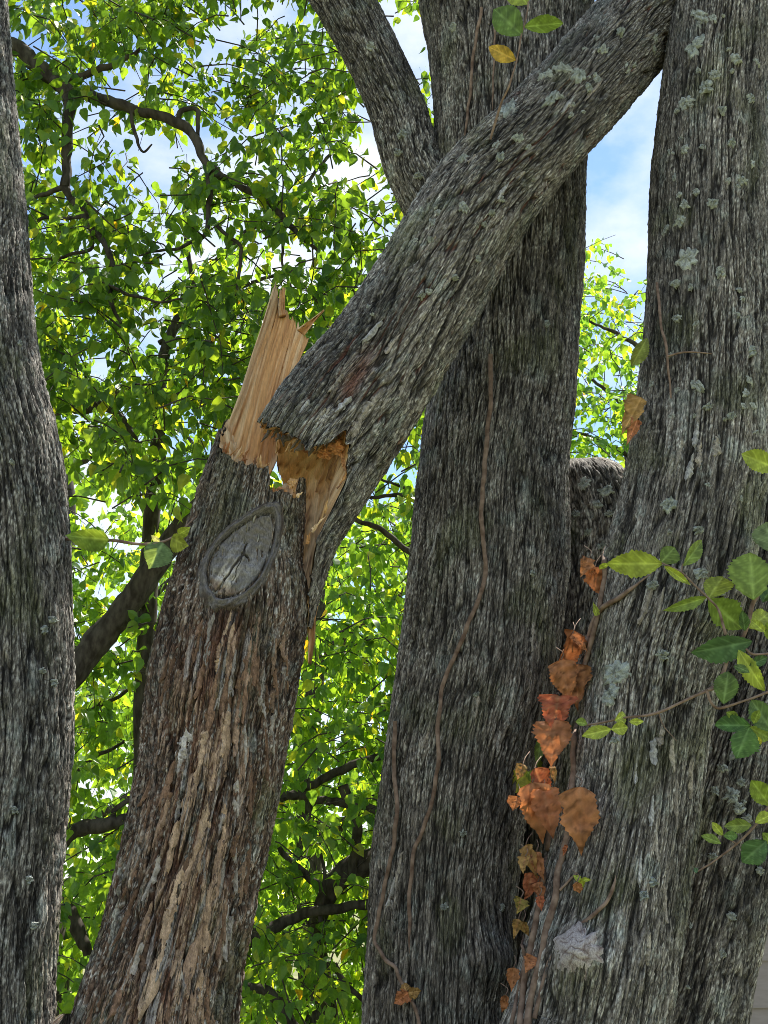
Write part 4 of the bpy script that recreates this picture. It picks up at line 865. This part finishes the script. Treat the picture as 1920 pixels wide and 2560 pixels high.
# ------------------------------------------------------------------ broad leaves modelled one by one
PROF = {'oval': ([0, .04, .15, .35, .55, .75, .9, 1], [.03, .22, .62, .97, 1.0, .74, .36, .02]),
        'heart': ([0, .03, .12, .3, .5, .7, .88, 1], [.1, .55, .88, 1.0, .86, .56, .2, .02]),
        'dead': ([0, .02, .08, .25, .42, .58, .74, .88, 1], [.30, .72, .95, .90, .88, .70, .40, .15, .0]),
        'lobed': ([0, .03, .10, .2, .32, .42, .55, .7, .85, 1], [.12, .75, .95, .78, 1.0, .80, .66, .46, .2, .01])}
def broad_leaf(parent, base, tip, width, col, kind='oval', mat=None, fold=.35, curl=.1, crumple=0.0, seed=0, serr=.13, face=None, vein=None, label=None, name='leaf', roll=0.0, n=26, m=13):
    r = np.random.default_rng(seed + 1000); base = np.asarray(base, float); tip = np.asarray(tip, float)
    L = np.linalg.norm(tip - base); d = (tip - base) / L
    f = (CAM - base) / np.linalg.norm(CAM - base) if face is None else np.asarray(face, float); f = f + r.normal(size=3) * .22
    x = np.cross(d, f); x /= np.linalg.norm(x); z = np.cross(x, d)
    if roll: c_, s_ = math.cos(roll), math.sin(roll); x, z = x * c_ + z * s_, z * c_ - x * s_
    s = np.linspace(0, 1, n)[:, None]; t = np.linspace(-1, 1, m)[None]
    pr = PROF[kind]; w = np.interp(s, *pr) * width * .5 * L
    w = w * (1 + serr * (((s * 13 + .15 * seed) % 1) - .5) * 2 * (np.abs(t) > .8))
    w = w * (1 + .12 * r.normal() * np.sign(t)); 
    if crumple: w = w * (1 + .28 * noise(s * 4, np.sign(t) + 0 * s + seed, s * 0, 4))
    X = w * t; Yl = s * L + .18 * w * np.abs(t) * (1 if kind != 'lobed' else .3); 
    side = (s * 7.0 - np.abs(t) * 1.6)          # side veins sweep forward
    vv = np.cos(side * 2 * math.pi); vein_m = np.clip(vv - .62, 0, 1) / .38
    Z = np.abs(t) * w * fold - curl * L * s ** 2 + .012 * L * (-vein_m) * (np.abs(t) > .05) + .05 * L * np.sin(s * 6 + seed) * t * .4
    if crumple:
        Z = Z + crumple * L * (noise(X / L * 5, Yl / L * 5, X * 0, seed * .7) + .5 * noise(X / L * 12, Yl / L * 12, X * 0, seed * .7)); X = X * (1 - crumple * .6 * np.abs(noise(s * 4, t * 0 + seed, s * 0, 3))) 
    P = base + X[..., None] * x + Yl[..., None] * d + Z[..., None] * z
    c = np.broadcast_to(np.asarray(col, float), P.shape).copy()
    vc = np.asarray(vein, float) if vein is not None else np.asarray(col) * 1.8 + .05
    c = mixc(c, vc, np.maximum(vein_m * .45 * (np.abs(t) < .92), np.exp(-(t / .10) ** 2) * .8 + 0 * s))
    nz_ = noise(X / L * 6, Yl / L * 6, X * 0, seed * .3); c = c * (1 + .5 * nz_)[..., None]
    if crumple: c = mixc(c, np.asarray(col) * .45, sst(.15, .5, noise(X / L * 9, Yl / L * 9, X * 0, seed * .9)))
    return obj(name, P.reshape(-1, 3), grid_faces(m, n), mat or M_FLEAF, parent, c.reshape(-1, 3), label=label)
G_MID, G_DK, G_LT, G_YE = (.17, .25, .05), (.08, .14, .042), (.29, .36, .055), (.38, .38, .045)
DEAD = (.46, .185, .085); DEAD_R = (.40, .115, .06); DEAD_Y = (.40, .235, .08)

def vine_on(parent, st_list, pts, rad, name='stem', lift=.004, scale=S_, mat=M_VINE):
    """a stem lying on the bark along photo points; st_list gives the stem each point lies on (None keeps the last depth)"""
    P = []; last = None
    q = resample(pts, max(6, 3 * len(pts)))
    for i, (x, y) in enumerate(q):
        best = None
        for st in st_list:
            h, n = st.hit(x * scale, y * scale)
            if h is not None and (best is None or np.linalg.norm(h - CAM) < np.linalg.norm(best - CAM)): best = h + n * (lift + rad * .6)
        if best is None: best = at(x * scale, y * scale, last if last else 3.3)
        last = best[1]; P.append(best)
    P = np.array(P); 
    Y = np.convolve(np.concatenate([[P[0, 1]] * 2, P[:, 1], [P[-1, 1]] * 2]), np.ones(5) / 5, 'valid'); 
    v, S = spline(np.hstack([P, np.linspace(rad, rad * .7, len(P))[:, None]]), 8 * len(P) // 2 + 10)
    PP = S[:, :3] + np.stack([noise(v * 18, v * 0, v * 0, rad * 999 + i + len(pts)) for i in range(3)], 1) * .004
    S[:, 3] *= np.clip((len(v) - np.arange(len(v))) / 8.0, .12, 1)
    V, F = tube_vf(PP, S[:, 3] * (1 + .2 * noise(v * 60, v * 0, v * 0, 3)), 8); return obj(name, V, F, mat, parent)
def vthing(name, label, x, y, st):
    h, n = st.hit(x * S_, y * S_); return thing(name, label, 'vine', tuple(h))
v1 = vthing('climbing_vine', 'long thin bare vine winding up the front of the middle trunk', 890, 2060, middle)
vine_on(v1, [middle], [(1062, 770), (1060, 880), (1048, 1000), (1040, 1120), (1050, 1240), (1030, 1310), (1005, 1370), (960, 1480), (948, 1560), (950, 1650), (930, 1750), (898, 1840), (886, 1950), (888, 2060)], .0075, lift=.009)
vine_on(v1, [middle], [(1042, 20), (1025, 120), (1018, 220), (1005, 310)], .006, lift=.006)
vine_on(v1, [middle], [(1072, 30), (1068, 130), (1066, 250)], .004, lift=.006)
v2 = vthing('climbing_vine', 'thin vine along the left edge of the middle trunk with three small leaves', 870, 2130, middle)
vine_on(v2, [middle], [(862, 1560), (858, 1650), (866, 1760), (852, 1860), (830, 1960), (818, 2030), (835, 2070), (858, 2088), (872, 2120), (900, 2180), (920, 2260)], .0068, lift=.009)
def leaf_px(parent, bx, by, tx, ty, Y, width, col, scale=S_, dy=None, **k):
    seed = int(abs(bx * 7 + by * 13)) % 9973; rr = np.random.default_rng(seed)
    dy = rr.uniform(-.03, .03) if dy is None else dy
    return broad_leaf(parent, at(bx * scale, by * scale, Y), at(tx * scale, ty * scale, Y + dy), width, col, seed=seed, **k)
def near_Y(x, y, sts, off=.03):
    b = None
    for st in sts:
        h, n = st.hit(x * S_, y * S_)
        if h is not None and (b is None or h[1] < b): b = h[1]
    return (b if b else 3.3) - off
for (a, b, c, d, col) in [(882, 2145, 850, 2170, DEAD), (882, 2145, 912, 2140, DEAD_Y), (878, 2142, 870, 2120, DEAD_Y)]:
    leaf_px(v2, a, b, c, d, near_Y(a, b, [middle]), .9, col, kind='lobed', mat=M_DEAD, crumple=.12)

v3 = vthing('climbing_vine', 'vine with hanging rust orange dead leaves between the middle and right trunks', 1150, 2180, right)
MR = [middle, right, stub]
vine_on(v3, MR, [(1125, 2290), (1135, 2150), (1160, 2020), (1180, 1900), (1186, 1800), (1180, 1720), (1200, 1640), (1215, 1560), (1222, 1480), (1235, 1390)], .0085)
vine_on(v3, MR, [(1130, 2290), (1160, 2130), (1190, 2000), (1208, 1930), (1212, 1880), (1235, 1800), (1244, 1700), (1248, 1600), (1252, 1520), (1270, 1440), (1298, 1340), (1315, 1240), (1310, 1180)], .0095)
vine_on(v3, MR, [(1255, 1480), (1272, 1390), (1300, 1320), (1360, 1280), (1410, 1240)], .0085)
vine_on(v3, MR, [(1160, 2200), (1190, 2080), (1225, 2020), (1275, 1985), (1315, 1945), (1330, 1890)], .0060)
vine_on(v3, MR, [(1105, 2250), (1120, 2160), (1140, 2080), (1130, 2000)], .0055)
vine_on(v3, MR, [(1215, 1925), (1235, 1900), (1250, 1885)], .0035)
dl = [(1240, 1362, 1218, 1462, .75, DEAD, 'lobed'), (1236, 1370, 1266, 1402, .5, DEAD, 'lobed'), (1212, 1425, 1230, 1505, .75, DEAD, 'heart'), (1250, 1435, 1244, 1520, .6, DEAD, 'lobed'), (1206, 1500, 1195, 1570, .95, DEAD_R, 'heart'),
      (1200, 1555, 1188, 1642, .85, DEAD, 'heart'), (1155, 1660, 1185, 1730, .55, DEAD_R, 'heart'), (1150, 1690, 1172, 1812, .62, DEAD, 'lobed'), (1172, 1700, 1195, 1800, .62, DEAD, 'lobed'),
      (1140, 1730, 1120, 1700, .6, DEAD, 'lobed'), (1118, 1720, 1108, 1748, 1.0, DEAD, 'heart'), (1252, 1700, 1255, 1832, .58, DEAD, 'heart'), (1136, 1825, 1155, 1890, .5, DEAD_Y, 'lobed'), (1158, 1840, 1172, 1895, .5, DEAD, 'lobed'), (1135, 1850, 1128, 1880, .8, DEAD_Y, 'heart'),
      (1150, 1885, 1140, 1940, .85, DEAD_R, 'heart'), (1162, 1905, 1172, 1945, .7, DEAD, 'lobed'), (1165, 1935, 1170, 1965, .6, DEAD_R, 'lobed'), (1120, 1985, 1110, 2025, .5, DEAD_Y, 'lobed'), (1130, 1990, 1142, 2022, .5, DEAD_Y, 'lobed'), (1125, 1940, 1120, 1970, 1.1, (.36, .30, .08), 'lobed'),
      (1150, 2065, 1138, 2095, .9, DEAD, 'lobed'), (1110, 2090, 1106, 2138, .6, DEAD, 'lobed'), (1272, 1205, 1258, 1240, .7, DEAD, 'lobed'), (1285, 1225, 1300, 1285, .7, DEAD, 'lobed'), (1272, 1232, 1292, 1238, .6, DEAD, 'lobed'), (1246, 1905, 1252, 1930, .7, DEAD, 'heart'), (1225, 1825, 1215, 1848, .4, DEAD_R, 'lobed'), (1190, 1655, 1200, 1690, .4, DEAD_Y, 'lobed'), (1092, 2150, 1085, 2190, .4, DEAD, 'lobed'), (1130, 1650, 1118, 1680, .8, DEAD_Y, 'heart')]
for i, (a, b, c, d, w, col, kd) in enumerate(dl):
    col = np.array(col) * (.72 + .40 * ((i * 37) % 10) / 9) + np.array([0, .02, .008]) * ((i * 13) % 4) / 3
    Yl_ = min(3.10, near_Y((a + c) / 2, (b + d) / 2, MR, .04)) - .014 * (i % 3); branch('leaf_stalk', v3, [(a + 14 - (i % 3) * 12, b - 26, Yl_ + .06, 1.0), (a + 5, b - 14, Yl_ + .02, 1.1), (a, b, Yl_, 1.3)], M_VINE, 6)
    kd = 'dead' if kd == 'heart' else kd; c, d = a + (c - a) * 1.12, b + (d - b) * 1.12
    leaf_px(v3, a, b, c, d, min(3.10, near_Y((a + c) / 2, (b + d) / 2, MR, .04)) - .014 * (i % 3), w * 1.0, col, kind=kd, mat=M_DEAD, crumple=.085, fold=.42, curl=.16, serr=.13, vein=(.50, .24, .12))
for (a, b, c, d, w, col) in [(1142, 1668, 1090, 1715, .8, G_YE), (1140, 1668, 1165, 1700, .7, (.20, .28, .04)), (1165, 1640, 1150, 1672, .6, (.16, .22, .04)), (1168, 1600, 1160, 1655, .5, G_MID), (1255, 1900, 1235, 1890, .5, G_LT), (1255, 1898, 1262, 1920, .5, G_LT), (1258, 1898, 1280, 1902, .4, G_LT), (1290, 1330, 1280, 1300, .5, G_LT)]:
    leaf_px(v3, a, b, c, d, near_Y(a, b, MR, .05), w, col, kind='lobed', fold=.2)

# elm shoot with broad green leaves at the right, in front of the right trunk
def c7(x, y): return (1320 + x * .3617, 1100 + y * .3617)
def c8(x, y): return (1320 + x * .3617, 1800 + y * .3617)
e1 = thing('elm_shoot', 'leafy green shoot with toothed leaves at right in front of the spotted trunk', 'branch', tuple(at(1920, 1440, 2.72)))
def stem_px(parent, conv, pts, Y, r0, r1_, name='stem', mat=M_VINE):
    rows = []
    for i, p in enumerate(pts):
        x, y = conv(*p[:2]); yy = Y if len(p) < 3 else p[2]; rows.append((x, y, yy, (r0 + (r1_ - r0) * i / (len(pts) - 1))))
    return branch(name, parent, rows, mat, 8, wob=.003, scale=1.0)
stem_px(e1, c7, [(2000, 400), (1800, 700), (1659, 940), (1560, 1120), (1500, 1340), (1400, 1480), (1310, 1690), (1240, 1725)], 2.74, 6, 4)
stem_px(e1, c7, [(1310, 1690), (1200, 1745), (900, 1880), (660, 1920), (410, 1965)], 2.76, 4, 2.5)
stem_px(e1, c7, [(1370, 1340), (1320, 1180), (1250, 1100), (1150, 1000), (1060, 910), (920, 850)], 2.7, 3.5, 2)
stem_px(e1, c7, [(1240, 1730), (1270, 1810), (1330, 1850), (1500, 1800), (1680, 1730)], 2.74, 3.5, 3)
stem_px(e1, c7, [(1510, 1440), (1560, 1475), (1700, 1470)], 2.72, 3, 3)
stem_px(e1, c7, [(905, 1880), (940, 1970), (1025, 2080)], 2.77, 1.6, 1)
stem_px(e1, c7, [(1065, 905), (1068, 870), (1075, 850)], 2.7, 1.8, 1.2)
LV = [(930, 855, 550, 858, .46, G_LT, .12), (915, 850, 1020, 735, .85, (.11, .17, .03), .1), (1070, 870, 1215, 692, .42, G_MID, .5), (940, 870, 1115, 1000, .26, G_LT, .6), (1245, 1100, 1480, 1310, .72, (.13, .20, .035), .15), (1250, 1095, 1345, 925, .85, (.19, .24, .035), .2),
      (1240, 1085, 940, 1185, .26, G_MID, .5), (1560, 1105, 1540, 765, .85, G_MID, .1), (1690, 780, 1640, 560, .75, (.12, .17, .08), .2), (1720, 200, 1490, 95, .62, G_LT, .2), (1550, 1390, 1135, 1475, .42, (.06, .13, .05), .2), (1525, 1300, 1680, 1190, .62, G_LT, .3),
      (1350, 1825, 1385, 1600, .75, G_DK, .1), (1455, 1450, 1635, 1735, .40, G_LT, .2), (1540, 1975, 1290, 1970, .52, (.05, .12, .035), .2), (1530, 1985, 1440, 2185, .78, (.07, .15, .035), .1), (1690, 2020, 1545, 1795, .68, G_DK, .2), (1530, 1985, 1690, 2075, .7, G_MID, .2), (1500, 1320, 1480, 1180, .5, (.05, .10, .03), .3), (1640, 1330, 1540, 1240, .5, G_LT, .3), (1620, 1120, 1690, 1010, .6, (.05, .11, .03), .3),
      (1420, 1560, 1530, 1600, .5, G_DK, .2), (1530, 1560, 1660, 1500, .5, (.05, .11, .03), .2), (1370, 1880, 1460, 1930, .5, G_MID, .2), (1560, 1960, 1600, 1870, .6, (.17, .24, .04), .2), (1590, 2050, 1600, 2110, .7, G_YE, .2), (1650, 1260, 1690, 1400, .6, G_MID, .2),
      (575, 2000, 385, 2042, .42, G_LT, .2), (575, 2000, 692, 1985, .75, G_LT, .2), (600, 1940, 682, 1890, .7, G_LT, .3), (700, 1945, 798, 1945, .45, G_LT, .3), (410, 1965, 330, 1945, .7, G_MID, .3), (560, 855, 492, 895, .5, G_LT, .2)]
for i, (a, b, c, d, w, col, fo) in enumerate(LV):
    x1, y1 = c7(a, b); x2, y2 = c7(c, d)
    leaf_px(e1, x1, y1, x2, y2, 2.70 + .02 * (i % 3), w, col, scale=1.0, fold=fo, curl=.06 + .08 * (i % 2), kind='oval', dy=(-.02 + .02 * (i % 3)))
e2 = thing('elm_shoot', 'small green sprig low at the right edge in front of the leaning stem', 'branch', tuple(at(1920, 2010, 2.85)))
stem_px(e2, c8, [(1800, 400), (1659, 600), (1540, 760), (1420, 870), (1300, 960), (1160, 1050)], 2.9, 4, 2)
stem_px(e2, c8, [(1440, 850), (1380, 810), (1345, 790)], 2.88, 1.6, 1.2)
for i, (a, b, c, d, w, col) in enumerate([(1570, 710, 1690, 650, .6, G_LT), (1545, 725, 1362, 735, .52, (.15, .21, .04)), (1350, 800, 1272, 708, .5, G_LT), (1350, 800, 1452, 800, .66, (.10, .19, .04)), (1335, 855, 1198, 795, .45, G_MID), (1650, 835, 1480, 985, .75, (.055, .12, .045)), (1670, 590, 1552, 425, .66, (.19, .27, .04)), (1165, 1060, 1150, 1020, .8, (.06, .12, .08)), (1620, 780, 1700, 860, .6, G_MID)]):
    x1, y1 = c8(a, b); x2, y2 = c8(c, d); leaf_px(e2, x1, y1, x2, y2, 2.86 + .015 * (i % 3), w, col, scale=1.0, fold=.2, kind='oval')
# sprig at the top, rising from the leaning trunk
e3 = thing('sprig', 'thin sprig with two green leaves and one yellow leaf at the top', 'branch', tuple(at(1225, 350, 2.85)))
branch('stem', e3, [(1060, 300, 2.88, 3), (1080, 230, 2.84, 2.6), (1102, 180, 2.8, 2.4), (1120, 110, 2.8, 2), (1128, 70, 2.8, 2), (1140, 20, 2.8, 1.8), (1146, -60, 2.8, 1.5)], M_VINE, 8, .003)
for (a, b, c, d, w, col) in [(1128, 76, 1066, 18, .68, (.11, .19, .045)), (1132, 58, 1218, 50, .42, (.16, .25, .04)), (1114, 130, 1056, 100, .58, (.46, .30, .045)), (1140, 10, 1100, -40, .6, G_LT)]:
    leaf_px(e3, a, b, c, d, 2.8, w, col, fold=.12, curl=.04, serr=.05)
# little twig beside the left stem
e4 = thing('sprig', 'thin twig with pale toothed leaves beside the left stem', 'branch', tuple(at(170, 1347, 2.95)))
branch('stem', e4, [(100, 1165, 2.98, 3.5), (170, 1165, 2.9, 3.5), (250, 1168, 2.86, 3.2), (330, 1175, 2.85, 3), (375, 1160, 2.87, 2.6), (425, 1115, 2.9, 2)], M_VINE, 8, .003)
for (a, b, c, d, w, col) in [(235, 1165, 140, 1160, .62, (.13, .21, .04)), (352, 1172, 320, 1228, 1.05, (.11, .18, .07)), (370, 1162, 405, 1180, 1.0, (.24, .28, .04)), (345, 1172, 325, 1155, .5, (.3, .34, .2)), (385, 1155, 410, 1140, .7, G_LT)]:
    leaf_px(e4, a, b, c, d, 2.85, w, col, fold=.15, kind='heart')
# twigs growing near the right tree: small hanging leaves in the gap
e5 = thing('sprig', 'few drooping tan and green leaves at the left edge of the right tree', 'branch', tuple(at(1610, 900, 3.0)))
branch('stem', e5, [(1420, 610, 3.05, 3), (1428, 700, 3.0, 3), (1440, 760, 2.98, 3), (1450, 860, 2.98, 2)], M_VINE, 8, .003)
branch('stem', e5, [(1440, 770, 2.98, 2), (1480, 762, 2.97, 2), (1545, 764, 2.97, 1.2)], M_VINE, 8, .004)
leaf_px(e5, 1398, 730, 1365, 790, 3.0, .5, (.20, .24, .05), fold=.3)
leaf_px(e5, 1385, 860, 1345, 935, 3.0, .5, DEAD_Y, kind='lobed', mat=M_DEAD, crumple=.08)
leaf_px(e5, 1378, 905, 1355, 960, 3.0, .45, DEAD, kind='lobed', mat=M_DEAD, crumple=.08)
